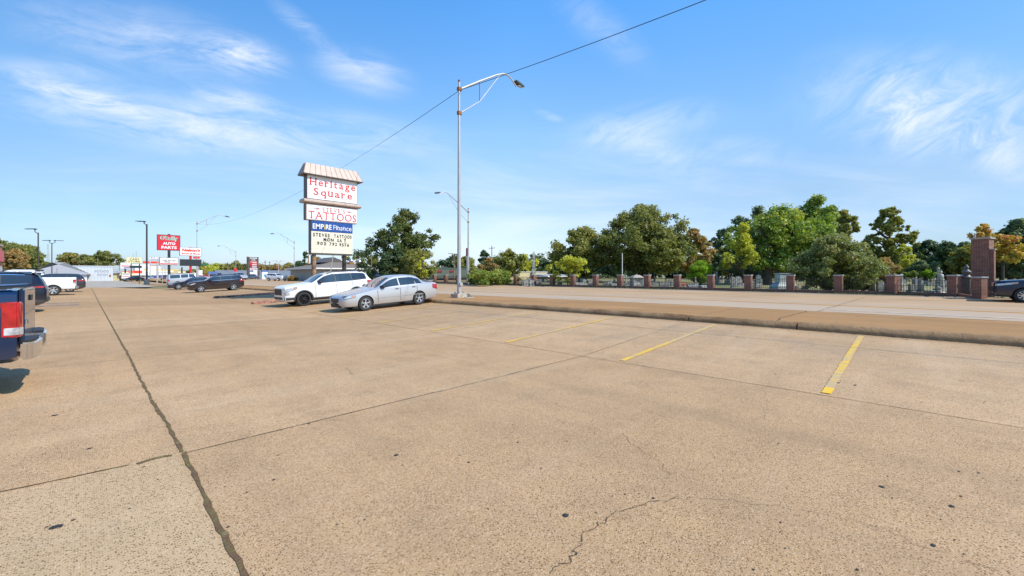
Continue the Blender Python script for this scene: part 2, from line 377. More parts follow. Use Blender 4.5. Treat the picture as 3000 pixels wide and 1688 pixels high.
# exposed aggregate paving of the lot
m, nt, b = mat('exposed_aggregate_paving'); v = objc(nt)
sp = NN(nt, 'ShaderNodeSeparateXYZ'); L(nt, v, sp.inputs[0])
big = noise(nt, v, 0.22, 5, 0.6); med = noise(nt, v, 1.6, 6, 0.65); fine = noise(nt, v, 22, 4, 0.7)
base = ramp(nt, big, [(0.3, (0.455, 0.295, 0.155)), (0.7, (0.55, 0.37, 0.21))])
base = mixc(nt, 0.8, base, ramp(nt, med, [(0.25, (0.72, 0.72, 0.74)), (0.5, (1, 1, 1)), (0.78, (1.16, 1.14, 1.1))]), 'MULTIPLY')
# the slab in front left of the wide joint is paler
def step(x, a, b2):
    mr = NN(nt, 'ShaderNodeMapRange', interpolation_type='SMOOTHSTEP', **{'_From Min': a, '_From Max': b2}); L(nt, x, mr.inputs[0]); return mr.outputs[0]
pale = mth(nt, 'MULTIPLY', step(sp.outputs[0], 0.62, 0.52), step(sp.outputs[1], 4.66, 4.56))
base = mixc(nt, mth(nt, 'MULTIPLY', pale, 0.42), base, (0.60, 0.47, 0.29))
nearr = mth(nt, 'MULTIPLY', step(sp.outputs[1], 4.62, 4.5), mth(nt, 'SUBTRACT', 1.0, pale))
base = mixc(nt, mth(nt, 'MULTIPLY', nearr, 0.10), base, (0.52, 0.36, 0.2))
farr = step(sp.outputs[1], 9, 30); base = mixc(nt, mth(nt, 'MULTIPLY', farr, 0.6), base, (0.44, 0.265, 0.12))
# pebbles of several sizes
def pebbles(base, scale, lo, hi, stops, amount, seed):
    vo = NN(nt, 'ShaderNodeTexVoronoi', feature='F1', _Scale=scale, _Randomness=1.0); 
    w_ = vmth(nt, 'ADD', v, (seed, seed*2, 0)); w2 = vmth(nt, 'MULTIPLY', w_, (1, 1, 0)); L(nt, w2, vo.inputs['Vector'])
    col = ramp(nt, NN2(nt, vo.outputs['Color']), stops)
    msk = NN(nt, 'ShaderNodeMapRange', **{'_From Min': hi, '_From Max': lo}); L(nt, vo.outputs['Distance'], msk.inputs[0])
    return mixc(nt, mth(nt, 'MULTIPLY', msk.outputs[0], amount), base, col), msk.outputs[0]
def NN2(nt, c):
    s = NN(nt, 'ShaderNodeSeparateColor'); L(nt, c, s.inputs[0]); return s.outputs[0]
base, h1 = pebbles(base, 92, 0.26, 0.48, [(0, (0.07, 0.035, 0.015)), (0.32, (0.16, 0.085, 0.035)), (0.45, (0.38, 0.24, 0.12)), (0.7, (0.62, 0.45, 0.27)), (1, (0.76, 0.60, 0.42))], 0.95, 0)
patch_ = ramp(nt, noise(nt, v, 0.9, 3, 0.6), [(0.4, 0.0), (0.62, 1.0)])
base, h2 = pebbles(base, 50, 0.12, 0.30, [(0, (0.03, 0.02, 0.015)), (0.35, (0.16, 0.06, 0.018)), (0.5, (0.07, 0.05, 0.03)), (0.62, (0.30, 0.2, 0.1)), (1, (0.60, 0.46, 0.30))], mth(nt, 'MULTIPLY_ADD', patch_, 0.4, 0.6), 4.3)
base, h3 = pebbles(base, 7, 0.02, 0.07, [(0, (0.04, 0.035, 0.035)), (0.5, (0.12, 0.08, 0.05)), (1, (0.35, 0.18, 0.07))], 0.85, 9.1)
stain = ramp(nt, noise(nt, v, 0.7, 6, 0.7, 0.6), [(0.60, 0.0), (0.75, 1.0)])
base = mixc(nt, mth(nt, 'MULTIPLY', stain, 0.42), base, (0.20, 0.14, 0.09))
tr = noise(nt, vmth(nt, 'MULTIPLY', v, (1.6, 0.12, 1)), 1.1, 5, 0.6, 0.4)
base = mixc(nt, mth(nt, 'MULTIPLY', ramp(nt, tr, [(0.45, 0.0), (0.7, 1.0)]), 0.30), base, (0.30, 0.21, 0.13))
tr2 = noise(nt, vmth(nt, 'MULTIPLY', v, (0.15, 1.3, 1)), 1.0, 4, 0.6, 0.3)
base = mixc(nt, mth(nt, 'MULTIPLY', ramp(nt, tr2, [(0.52, 0.0), (0.75, 1.0)]), 0.25), base, (0.66, 0.50, 0.34))
sl_ = mth(nt, 'ADD', mth(nt, 'FLOOR', mth(nt, 'DIVIDE', mth(nt, 'SUBTRACT', sp.outputs[1], 4.58), 5.85)), mth(nt, 'MULTIPLY', mth(nt, 'GREATER_THAN', sp.outputs[0], 6.62), 7.3))
wn = NN(nt, 'ShaderNodeTexWhiteNoise', noise_dimensions='1D'); L(nt, sl_, wn.inputs['W'])
base = mixc(nt, 0.85, base, ramp(nt, wn.outputs['Value'], [(0, (0.90, 0.89, 0.88)), (1, (1.09, 1.10, 1.12))]), 'MULTIPLY')
# oil and tyre wear where cars stand, grime along the kerb
stall = mth(nt, 'MULTIPLY', mth(nt, 'MULTIPLY', step(sp.outputs[0], 7.0, 9.0), step(sp.outputs[0], 11.9, 11.0)), ramp(nt, noise(nt, v, 0.55, 5, 0.7), [(0.45, 0.0), (0.7, 1.0)]))
base = mixc(nt, mth(nt, 'MULTIPLY', stall, 0.35), base, (0.30, 0.25, 0.20))
oil = noise(nt, v, 3.2, 6, 0.7, 0.4)
base = mixc(nt, mth(nt, 'MULTIPLY', mth(nt, 'MULTIPLY', ramp(nt, oil, [(0.60, 0.0), (0.70, 1.0)]), step(sp.outputs[0], 6.7, 8.5)), 0.5), base, (0.19, 0.135, 0.09))
base = mixc(nt, mth(nt, 'MULTIPLY', ramp(nt, noise(nt, vmth(nt, 'ADD', v, (31, 7, 0)), 1.9, 6, 0.72, 0.5), [(0.64, 0.0), (0.72, 1.0)]), 0.35), base, (0.24, 0.17, 0.11))
kg = mth(nt, 'MULTIPLY', step(sp.outputs[0], 11.35, 11.75), med); base = mixc(nt, mth(nt, 'MULTIPLY', kg, 0.8), base, (0.20, 0.12, 0.06))
base = mixc(nt, 1.0, base, (0.99, 0.945, 0.885), 'MULTIPLY')
L(nt, base, b.inputs['Base Color']); b.inputs['Roughness'].default_value = 0.9; b.inputs['Specular IOR Level'].default_value = 0.15
bump(nt, b, mth(nt, 'ADD', mth(nt, 'ADD', fine, h2), h1), 0.35, 0.004)
M['lot'] = m
def slabmat(name, c, streakc, sx=0.05, hs=0.4, tracks=()):
    m, nt, b = mat(name); v = objc(nt)
    a = noise(nt, vmth(nt, 'MULTIPLY', v, (1.0, sx, 1)), 1.2, 6, 0.65, 0.3); f = noise(nt, v, 26, 4, 0.7); g = noise(nt, v, 0.35, 4)
    col = mixc(nt, ramp(nt, a, [(0.35, 0.0), (0.7, 1.0)]), c, streakc)
    col = mixc(nt, 0.7, col, ramp(nt, f, [(0.3, 0.8), (0.7, 1.16)]), 'MULTIPLY')
    col = mixc(nt, 0.8, col, ramp(nt, g, [(0.3, 0.85), (0.7, 1.1)]), 'MULTIPLY')
    s = NN(nt, 'ShaderNodeSeparateXYZ'); L(nt, v, s.inputs[0])
    for x0, wd, cc, am in tracks:
        d = mth(nt, 'ABSOLUTE', mth(nt, 'SUBTRACT', s.outputs[0], x0))
        mr = NN(nt, 'ShaderNodeMapRange', interpolation_type='SMOOTHSTEP', **{'_From Min': wd, '_From Max': wd*0.5, '_To Max': am}); L(nt, d, mr.inputs[0])
        col = mixc(nt, mr.outputs[0], col, cc)
    L(nt, col, b.inputs['Base Color']); b.inputs['Roughness'].default_value = 0.95; b.inputs['Specular IOR Level'].default_value = 0.08; bump(nt, b, f, 0.25, 0.004); return m
M['strip'] = slabmat('stained_brown_concrete', (0.42, 0.235, 0.10), (0.33, 0.185, 0.08), 0.12)
M['road'] = slabmat('worn_road_concrete', (0.50, 0.335, 0.195), (0.42, 0.28, 0.16), 0.03, tracks=((18.4, 2.6, (0.46, 0.35, 0.245), 0.8), (22.6, 1.3, (0.42, 0.34, 0.26), 0.4)))
M['kerb'] = slabmat('rough_kerb_concrete', (0.46, 0.29, 0.15), (0.22, 0.125, 0.06), 1.0)
nt_ = M['kerb'].node_tree; v_ = objc(nt_); b_ = nt_.nodes['Principled BSDF']; bump(nt_, b_, noise(nt_, v_, 14, 6, 0.75), 1.0, 0.05); b_.inputs['Specular IOR Level'].default_value = 0.1
M['farkerb'] = slabmat('old_kerb_concrete', (0.42, 0.33, 0.24), (0.30, 0.2, 0.12), 0.3)
M['greyconc'] = slabmat('grey_concrete', (0.43, 0.375, 0.30), (0.37, 0.325, 0.26), 0.4)
def grassmat(name, a, b_, dirt, sc=1.0):
    m, nt, b = mat(name); v = objc(nt)
    n1 = noise(nt, v, 0.5*sc, 6, 0.7); n2 = noise(nt, v, 9*sc, 5, 0.7)
    c = mixc(nt, ramp(nt, n1, [(0.42, 0.0), (0.62, 1.0)]), mixc(nt, n2, a, b_), dirt)
    c = mixc(nt, 0.8, c, ramp(nt, n2, [(0.3, 0.65), (0.7, 1.25)]), 'MULTIPLY')
    L(nt, c, b.inputs['Base Color']); b.inputs['Roughness'].default_value = 0.95; bump(nt, b, n2, 0.7, 0.05); return m
M['grass'] = grassmat('dry_cemetery_grass', (0.17, 0.19, 0.045), (0.27, 0.27, 0.085), (0.30, 0.22, 0.10), 0.35)
M['verge'] = grassmat('patchy_verge_grass', (0.12, 0.13, 0.04), (0.20, 0.18, 0.07), (0.26, 0.17, 0.09), 1.6)
M['wild'] = grassmat('distant_ground', (0.16, 0.16, 0.06), (0.22, 0.2, 0.08), (0.34, 0.28, 0.2), 0.06)

o = MB().add([(-3000,-3000,-0.62),(3000,-3000,-0.62),(3000,3000,-0.62),(-3000,3000,-0.62)], [(0,1,2,3)]).build('ground', M['wild']); tag(o, kind='structure')
sheet('parking_lot', lin(-45, -2, 5)+lin(-1, 6, 1)+lin(6.62, KX-0.001, 0.57), lin(-32, 72, 1.5), M['lot'])
sheet('pavement', [KX+0.26, 13, 14.5, 16.2], lin(-60, 300, 3), M['strip'])
sheet('road', lin(16.2, 33.2, 1.7), lin(-80, 620, 5), M['road'], -0.012)
sheet('verge', [33.36, 34.0, 34.7, 35.3], lin(-80, 300, 2), M['verge'])
sheet('cemetery_lawn', lin(35.3, 160, 5), lin(-120, 64, 6), M['grass'])
sheet('far_pavement', lin(35.3, 75, 6), lin(64, 330, 6), M['lot'], -0.03)
def flat(name, x0, x1, y0, y1, z, m):
    o = MB().add([(x0,y0,z),(x1,y0,z),(x1,y1,z),(x0,y1,z)], [(0,1,2,3)]).build(name, m); return tag(o, kind='structure')
flat('concrete_apron', -60, 6.5, 72, 170, -0.06, M['greyconc'])
flat('brown_forecourt', 6.5, 16.2, 74.2, 300, -0.30, M['lot'])
# grassy bank between the lot and the next property
vs = []; 
o = MB(); o.frust((5.2, 15.9, 70.2, 83.5), -0.30, (6.2, 15.4, 71.0, 82.5), -0.12); o = o.build('bank', M['verge']); tag(o, kind='structure')

# kerb with a rounded, crumbling profile
def kerb(name, x0, x1, y0, y1, hgt, m, st=0.09, jit=0.016, ground=None, kind='structure'):
    prof = [(0, -0.1), (0.0, 0.28), (0.10, 0.62), (0.26, 0.92), (0.46, 1.05), (0.75, 1.02), (1.0, 0.94), (1.02, -0.1)]
    ys = lin(y0, y1, st); vs = []; xb = min(x0, KX)-0.02 if x0 < 20 else x0
    for y in ys:
        for k, (a, c) in enumerate(prof):
            j = random.uniform(-jit, jit) if 0 < k < 6 else 0
            gx = x0+a*(x1-x0)
            vs.append((gx+j, y, H(xb, y)+c*hgt+j*0.6 if c > 0 else H(xb, y)-0.12))
    n = len(prof)
    fs = [(j*n+i, (j+1)*n+i, (j+1)*n+i+1, j*n+i+1) for j in range(len(ys)-1) for i in range(n-1)]
    fs += [tuple(range(n)), tuple(reversed(range((len(ys)-1)*n, len(ys)*n)))]
    o = MB().add(vs, fs).build(name, m, smooth=50); return tag(o, kind=kind)
kerb('kerb', KX, KX+0.34, -32, 2.05, 0.155, M['kerb'])
kerb('kerb', KX+0.015, KX+0.35, 2.08, 4.60, 0.15, M['kerb'])
kerb('kerb', KX, KX+0.34, 4.64, 19.0, 0.155, M['kerb'])
kerb('kerb', KX, KX+0.34, 19.06, 41.0, 0.155, M['kerb'])
kerb('kerb', KX, KX+0.34, 41.1, 66, 0.155, M['kerb'])
kerb('kerb', 33.18, 33.4, -80, 300, 0.13, M['farkerb'], 1.5, 0.006)

# joints and cracks: ribbons 5 mm above the paving
def ribbon(mb, pts, w, jit=0.3, wob=0.0, st=0.08, dz=0.005):
    P_ = [Vector((p[0], p[1], 0)) for p in pts]; out = []
    for a, c in zip(P_, P_[1:]):
        n = max(1, int((c-a).length/st))
        for i in range(n): out.append(a.lerp(c, i/n))
    out.append(P_[-1]); vs = []; o1 = 0
    for i, p in enumerate(out):
        d = (out[min(i+1, len(out)-1)]-out[max(i-1, 0)]).normalized(); nn = Vector((-d.y, d.x, 0))
        o1 = o1*0.85+random.uniform(-wob, wob); ww = w*0.5
        a = p+nn*(o1+ww*(1+random.uniform(-jit, jit))); c = p+nn*(o1-ww*(1+random.uniform(-jit, jit)))
        vs += [(a.x, a.y, H(a.x, a.y)+dz), (c.x, c.y, H(c.x, c.y)+dz)]
    mb.add(vs, [(2*i, 2*i+1, 2*i+3, 2*i+2) for i in range(len(out)-1)])
def pxs(l): return [gp(*p)[:2] for p in l]
m, nt, b = mat('joint_dirt'); v = objc(nt)
c = ramp(nt, noise(nt, v, 9, 5, 0.75), [(0.25, (0.06, 0.032, 0.014)), (0.45, (0.15, 0.085, 0.038)), (0.58, (0.15, 0.11, 0.03)), (0.7, (0.34, 0.25, 0.15))])
L(nt, c, b.inputs['Base Color']); b.inputs['Roughness'].default_value = 1; bump(nt, b, noise(nt, v, 60, 4), 0.8, 0.02); M['dirt'] = m
M['crack'] = plain('crack_brown', (0.13, 0.085, 0.05), 1.0, 0, 0.4, 20)  # mottled brown tone of the cracks and thin joints
M['sealant'] = plain('grey_joint_filler', (0.46, 0.36, 0.24), 1.0, 0, 0.4, 12)
J = MB()
ribbon(J, [(0.575, -10), (0.575, 3.2), (0.60, 4.6)], 0.033, 0.45, 0.003); ribbon(J, [(0.60, 4.6), (0.575, 7.5), (0.58, 12)], 0.030, 0.5, 0.005)
ribbon(J, [(0.58, 12), (0.55, 30), (0.52, 72)], 0.032, 0.3, 0.002, 0.3)
ribbon(J, [(-12, 4.72), (-0.4, 4.68), (0.25, 4.60)], 0.016, 0.5, 0.002)
ribbon(J, pxs([(400, 1362), (440, 1349), (480, 1342), (505, 1337)]), 0.035, 0.6, 0.006)
j = J.build('paving_joint', M['dirt'], recalc=False); tag(j, kind='structure')
J = MB()
ribbon(J, [(0.62, 4.56), (4.4, 4.56), (6.62, 4.58)], 0.011, 0.5, 0.0015); ribbon(J, [(6.62, 4.58), (8.6, 4.6)], 0.009, 0.6, 0.002)
for y, wd in ((10.4, 0.010), (16.3, 0.012), (22.1, 0.012), (28, 0.014), (34, 0.014), (46, 0.02), (58, 0.02)):
    ribbon(J, [(-14, y), (0.5, y), (3.2 if y < 12 else 11.6, y-0.03)], wd, 0.6, 0.002, 0.2)
ribbon(J, [(6.62, -32), (6.62, 1.5), (6.6, 4.5)], 0.011, 0.4, 0.001, 0.1); ribbon(J, [(6.6, 4.5), (6.62, 12), (6.55, 72)], 0.013, 0.5, 0.001, 0.2)
for l, wd in (([(1817,1276),(1865,1310),(1911,1340),(1940,1362),(1963,1398)], 0.003), ([(1981,1462),(1880,1490),(1817,1503),(1770,1532),(1724,1561),(1690,1600),(1668,1650),(1613,1688)], 0.0045),
              ([(1981,1462),(2033,1456),(2120,1470),(2272,1485),(2390,1505),(2505,1532),(2610,1567),(2680,1596),(2810,1640),(2935,1688)], 0.0022),
              ([(2240,1145),(2246,1190),(2236,1226)], 0.002), ([(1405,1160),(1480,1185),(1560,1210),(1700,1250),(1817,1276)], 0.0015), ([(1010,1080),(1040,1100)], 0.006)):
    P2 = []
    pp = pxs(l)
    for a, c in zip(pp, pp[1:]):
        for k in range(4): P2.append((a[0]+(c[0]-a[0])*k/4+random.uniform(-.03, .03), a[1]+(c[1]-a[1])*k/4+random.uniform(-.03, .03)))
    ribbon(J, P2+[pp[-1]], wd, 0.95, 0.006, 0.02)
# pavement and road joints
ribbon(J, [(16.18, -60), (16.18, 120)], 0.05, 0.5, 0.004, 0.4, 0.006); ribbon(J, [(15.1, -60), (15.1, 60)], 0.015, 0.5, 0.002, 0.4)
for y in (-5.2, 2.6, 4.5, 10.4, 16.4, 22.3):
    P2 = [(12.1, y+random.uniform(-.1, .1))]+[(12.1+k*0.4, y+random.uniform(-.09, .09)) for k in range(1, 10)]+[(16.1, y)]
    ribbon(J, P2, 0.012 if y != 2.6 else 0.03, 0.8, 0.008, 0.08)
for y in (-3.4, 2.3, 9.0, 16, 23, 30, 37, 44):
    ribbon(J, [(16.3, y)]+[(16.3+k*1.4, y+random.uniform(-.05, .05)) for k in range(1, 12)]+[(33.1, y)], 0.018, 0.7, 0.01, 0.2, 0.0)
j = J.build('paving_crack', M['crack'], recalc=False); tag(j, kind='structure')
J = MB()
ribbon(J, [(7.6, 4.59), (11.7, 4.62)], 0.012, 0.8, 0.002, 0.06, 0.009); ribbon(J, [(3.2, 4.545), (5.0, 4.552)], 0.014, 0.9, 0.002, 0.06, 0.007)
j = J.build('paving_repair', M['sealant'], recalc=False); tag(j, kind='structure')
# painted lines with worn gaps
def linemat(name, c, wear, under, sc=7):
    m, nt, b = mat(name); v = objc(nt)
    n = noise(nt, v, sc, 7, 0.75); n2 = noise(nt, v, 0.9, 3)
    f = mth(nt, 'ADD', n, mth(nt, 'MULTIPLY', mth(nt, 'SUBTRACT', n2, 0.5), 0.5))
    L(nt, mixc(nt, ramp(nt, f, [(wear-0.05, 0.0), (wear+0.05, 1.0)]), c, under), b.inputs['Base Color']); b.inputs['Roughness'].default_value = 0.8; return m
M['yel'] = linemat('worn_yellow_paint', (0.70, 0.42, 0.045), 0.49, (0.50, 0.35, 0.17))
M['yelfresh'] = linemat('yellow_paint', (0.80, 0.46, 0.015), 0.56, (0.60, 0.42, 0.18))
M['roadyel'] = linemat('road_yellow_paint', (0.85, 0.36, 0.01), 0.68, (0.62, 0.36, 0.13), 2)
M['whiteline'] = linemat('worn_white_paint', (0.66, 0.62, 0.56), 0.5, (0.45, 0.38, 0.3), 3)
M['bluep'] = linemat('worn_blue_paint', (0.07, 0.14, 0.34), 0.58, (0.3, 0.26, 0.22), 3)
A = MB(); B = MB(); Wd = MB(); Rd = MB(); Bl = MB()
for k in range(-4, 9):
    y = 0.86+2.94*k
    ribbon(A, [(7.0, y), (11.55, y+0.02)], 0.10, 0.16, 0.0015, 0.03, 0.008); ribbon(B, [(6.72, y), (7.02, y)], 0.10, 0.16, 0, 0.02, 0.009)
for k in range(12):
    y = 45+2.9*k; ribbon(A, [(6.9, y), (11.4, y)], 0.10, 0.05, 0, 0.3, 0.008)
for k in range(-3, 22): ribbon(A, [(-6.2, 7.4+2.9*k), (-1.2, 7.4+2.9*k)], 0.10, 0.05, 0, 0.3, 0.008)
for y in (30.9, 33.4): ribbon(Bl, [(-2.6, y), (-0.2, y)], 0.22, 0.1, 0, 0.3, 0.012)
ribbon(A, [(0.2, 31.0), (1.0, 31.7), (0.2, 32.2)], 0.1, 0.1, 0, 0.3, 0.009)
ribbon(Rd, [(21.0, -80), (21.0, 300)], 0.17, 0.1, 0.0, 1.5, 0.004)
ribbon(Rd, [(30.6, -80), (30.6, 300)], 0.16, 0.1, 0.0, 1.5, 0.004)
for k in range(-5, 22): ribbon(Wd, [(17.6, -2+12.2*k), (17.6, 2.2+12.2*k)], 0.12, 0.1, 0, 0.3, 0.002)
for nme, mb, mm in (('stall_line', A, 'yel'), ('stall_line_end', B, 'yelfresh'), ('lane_line', Wd, 'whiteline'), ('centre_lane_line', Rd, 'roadyel'), ('accessible_bay_marking', Bl, 'bluep')):
    tag(mb.build(nme, M[mm], recalc=False), kind='structure')
# debris: dark chewing gum spots and stones on the paving
def spot(px, py, r):
    x, y, z, t = gp(px, py); n = 9; s = random.uniform(0.6, 1)
    vs = [(x+math.cos(k*2*math.pi/n)*r*random.uniform(.7, 1.2), y+math.sin(k*2*math.pi/n)*r*s*random.uniform(.7, 1.2), z+0.004) for k in range(n)]
    return vs+[(x, y, z+0.007)], [(k, (k+1) % n, n) for k in range(n)]
S = MB()
for px, py, r in ((1161,1337,.022),(1484,1284,.012),(1517,1299,.013),(1661,1294,.01),(1373,1358,.012),(1656,1517,.024),(3650,1250,.01),(2583,1428,.02),(2868,1390,.01),(1630,1185,.012),(2281,1303,.01),(1239,984,.02),(2735,1607,.02),(2789,1488,.02),(802,1411,.012),(905,1245,.012),(162,1548,.03),(160,1218,.03),(262,1318,.02),(1838,1190,.008),(2455,1122,.03),(2506,1131,.03),(2272,1098,.02),(2700,1180,.014)):
    if px < 3000: S.add(*spot(px, py, r))
for i in range(90):
    px, py = random.uniform(0, 3000), random.uniform(1010, 1688); S.add(*spot(px, py, random.uniform(.003, .011)))
tag(S.build('paving_debris', plain('gum_and_tar', (0.03, 0.027, 0.027), 0.8), recalc=False), kind='stuff', label='dark gum spots and pebbles scattered over the tan paving')
# fallen leaves and grass tufts along kerb and verge
def tufts(name, label, pos, hmax, m, blades=7, w=0.012):
    vs = []; fs = []
    for x, y, s in pos:
        z = H(x, y)
        for k in range(blades):
            a = random.uniform(0, 6.28); l = random.uniform(.4, 1)*hmax*s; bx = x+random.gauss(0, .05*s); by = y+random.gauss(0, .05*s); dx, dy = math.cos(a), math.sin(a); ln = random.uniform(0, .6)*l
            i = len(vs); vs += [(bx-dy*w, by+dx*w, z-.01), (bx+dy*w, by-dx*w, z-.01), (bx+dx*ln, by+dy*ln, z+l)]; fs.append((i, i+1, i+2))
    return tag(MB().add(vs, fs).build(name, m, recalc=False), label, kind='stuff')
M['blade'] = plain('grass_blade', (0.13, 0.16, 0.04), 0.9, 0, 0.6, 1.5); M['dryleaf'] = plain('dry_leaf', (0.25, 0.13, 0.05), 0.9, 0, 0.5, 8)
pos = []
for i in range(2600):
    y = random.uniform(-8, 60); x = random.uniform(33.45, 34.6)
    if math.sin(y*0.9)+math.sin(y*0.37+1)+random.gauss(0, .6) > 0.1: pos.append((x, y, random.uniform(.5, 1.3)))
tufts('grass', 'patchy grass tufts between the road kerb and the cemetery fence', pos, 0.13, M['blade'], 6, 0.02)
pos = [(random.uniform(6, 15.5), random.uniform(70.5, 83), random.uniform(.6, 1.3)) for i in range(900)]
tufts('grass', 'short grass on the bank by the concrete based lot light', pos, 0.14, M['blade'], 5, 0.03)
pos = [(0.575+random.gauss(0, .02), random.uniform(1.5, 14), random.uniform(.3, .8)) for i in range(300)]
tufts('weeds', 'tiny weeds and moss growing in the wide paving joint', pos, 0.018, M['blade'], 4, 0.002)
vs = []; fs = []
for i in range(420):
    y = random.uniform(-3, 40); x = KX-abs(random.gauss(0, .09)) if random.random() < .75 else random.uniform(7, 15); s = random.uniform(.015, .035); a = random.uniform(0, 6.28); z = H(x, y)
    b0 = len(vs); vs += [(x+math.cos(a+k*1.57)*s, y+math.sin(a+k*1.57)*s*.6, z+.006+random.uniform(0, .012)) for k in range(4)]; fs.append((b0, b0+1, b0+2, b0+3))
tag(MB().add(vs, fs).build('fallen_leaves', M['dryleaf'], recalc=False), 'dry fallen leaves gathered along the foot of the kerb', kind='stuff')
# ================================================================== vehicles
def pchip(xs, ys):
    n = len(xs); h = [xs[i+1]-xs[i] for i in range(n-1)]; d = [(ys[i+1]-ys[i])/h[i] for i in range(n-1)]; mm = [0]*n
    mm[0] = d[0]; mm[-1] = d[-1]
    for i in range(1, n-1):
        if d[i-1]*d[i] <= 0: mm[i] = 0
        else: w1 = 2*h[i]+h[i-1]; w2 = h[i]+2*h[i-1]; mm[i] = (w1+w2)/(w1/d[i-1]+w2/d[i])
    def f(x):
        x = max(xs[0], min(xs[-1], x)); i = 0
        while i < n-2 and x > xs[i+1]: i += 1
        t = (x-xs[i])/h[i]
        return (ys[i]*(1+2*t)*(1-t)**2+h[i]*mm[i]*t*(1-t)**2+ys[i+1]*t*t*(3-2*t)+h[i]*mm[i+1]*t*t*(t-1))
    return f
class Shape:
    def __init__(s, st, crown=0.04):
        s.st = st; xs = [a[0] for a in st]; s.f = [pchip(xs, [a[k] for a in st]) for k in range(1, 6)]; s.crown = crown; s.x0 = xs[0]; s.x1 = xs[-1]
    def sec(s, x):
        zlo, w, zs, zt, wt = [f(x) for f in s.f]; hgt = zs-zlo; c = min(s.crown, max(0.012, (zt-zs)*0.4)); 
        gr = 0.05 if zt-zs > 0.2 else 0.01
        return [(0, zlo), (w*.80, zlo), (w*.94, zlo+.07*hgt), (w*.985, zlo+.22*hgt), (w, zlo+.48*hgt), (w*.995, zlo+.72*hgt), (w*.975, zs-.03*hgt-.012), (w*.935, zs), (wt, zt-c-gr), (wt-.05, zt-c), (wt*.72, zt-c*.45), (wt*.36, zt-c*.12), (0, zt)]
    def side(s, x, z):
        p = s.sec(x)
        for a, b in zip(p[1:8], p[2:9]):
            if a[1] <= z <= b[1] and b[1] > a[1]: t = (z-a[1])/(b[1]-a[1]); return a[0]+(b[0]-a[0])*t
        return p[1][0] if z < p[1][1] else p[8][0]
    def body(s):
        xs = []
        ks = [a[0] for a in s.st]
        for a, b in zip(ks, ks[1:]):
            n = max(1, int(math.ceil((b-a)/0.13)))
            xs += [a+(b-a)*i/n for i in range(n)]
        xs.append(ks[-1]); vs = []; N = 24
        for x in xs:
            p = s.sec(x); ring = p+[(-a, b) for a, b in reversed(p[1:-1])]; vs += [(x, a, b) for a, b in ring]
        fs = [tuple(range(N)), tuple(reversed(range((len(xs)-1)*N, len(xs)*N)))]
        for i in range(len(xs)-1):
            for k in range(N): k2 = (k+1) % N; fs.append((i*N+k, i*N+k2, (i+1)*N+k2, (i+1)*N+k))
        return vs, fs
    def side_patch(s, x0, x1, zlo, zhi, sd, off=0.008, nx=10, nz=5, frac=False, lean=0.0, thick=True):
        vs = []
        for i in range(nx+1):
            x = x0+(x1-x0)*i/nx; u = i/nx
            a = zlo(u) if callable(zlo) else zlo; b = zhi(u) if callable(zhi) else zhi
            for j in range(nz+1):
                f = a+(b-a)*j/nz; xx = x+lean*(j/nz)
                if frac:
                    p = s.sec(xx); A, B = p[7], p[8]; y = A[0]+(B[0]-A[0])*f; z = A[1]+(B[1]-A[1])*f
                else: z = f; y = s.side(xx, z)
                vs.append((xx, sd*(y+off), z+(off*0.3 if frac else 0)))
        m = nz+1; fs = [(i*m+j, (i+1)*m+j, (i+1)*m+j+1, i*m+j+1) for i in range(nx) for j in range(nz)]
        return vs, fs
    def top_patch(s, x0, x1, fr, off=0.008, nx=10, k0=8, zoff=0.0):
        vs = []; cols = [-1, -.8, -.55, -.3, 0, .3, .55, .8, 1]
        for i in range(nx+1):
            x = x0+(x1-x0)*i/nx; p = s.sec(x); q = [p[12], p[11], p[10], p[9], p[8]]; W = q[-1][0]
            x2 = min(s.x1, x+0.05); dz = (s.sec(x2)[12][1]-p[12][1])/0.05 if x2 > x else 0; l = math.hypot(1, dz)
            for c in cols:
                yy = abs(c)*fr*W; z = q[-1][1]
                for a, b in zip(q, q[1:]):
                    if a[0] <= yy <= b[0]: t = (yy-a[0])/(b[0]-a[0]); z = a[1]+(b[1]-a[1])*t; break
                vs.append((x-dz/l*off, math.copysign(yy, c), z+off/l+zoff))
        m = len(cols); return vs, [(i*m+j, (i+1)*m+j, (i+1)*m+j+1, i*m+j+1) for i in range(nx) for j in range(m-1)]
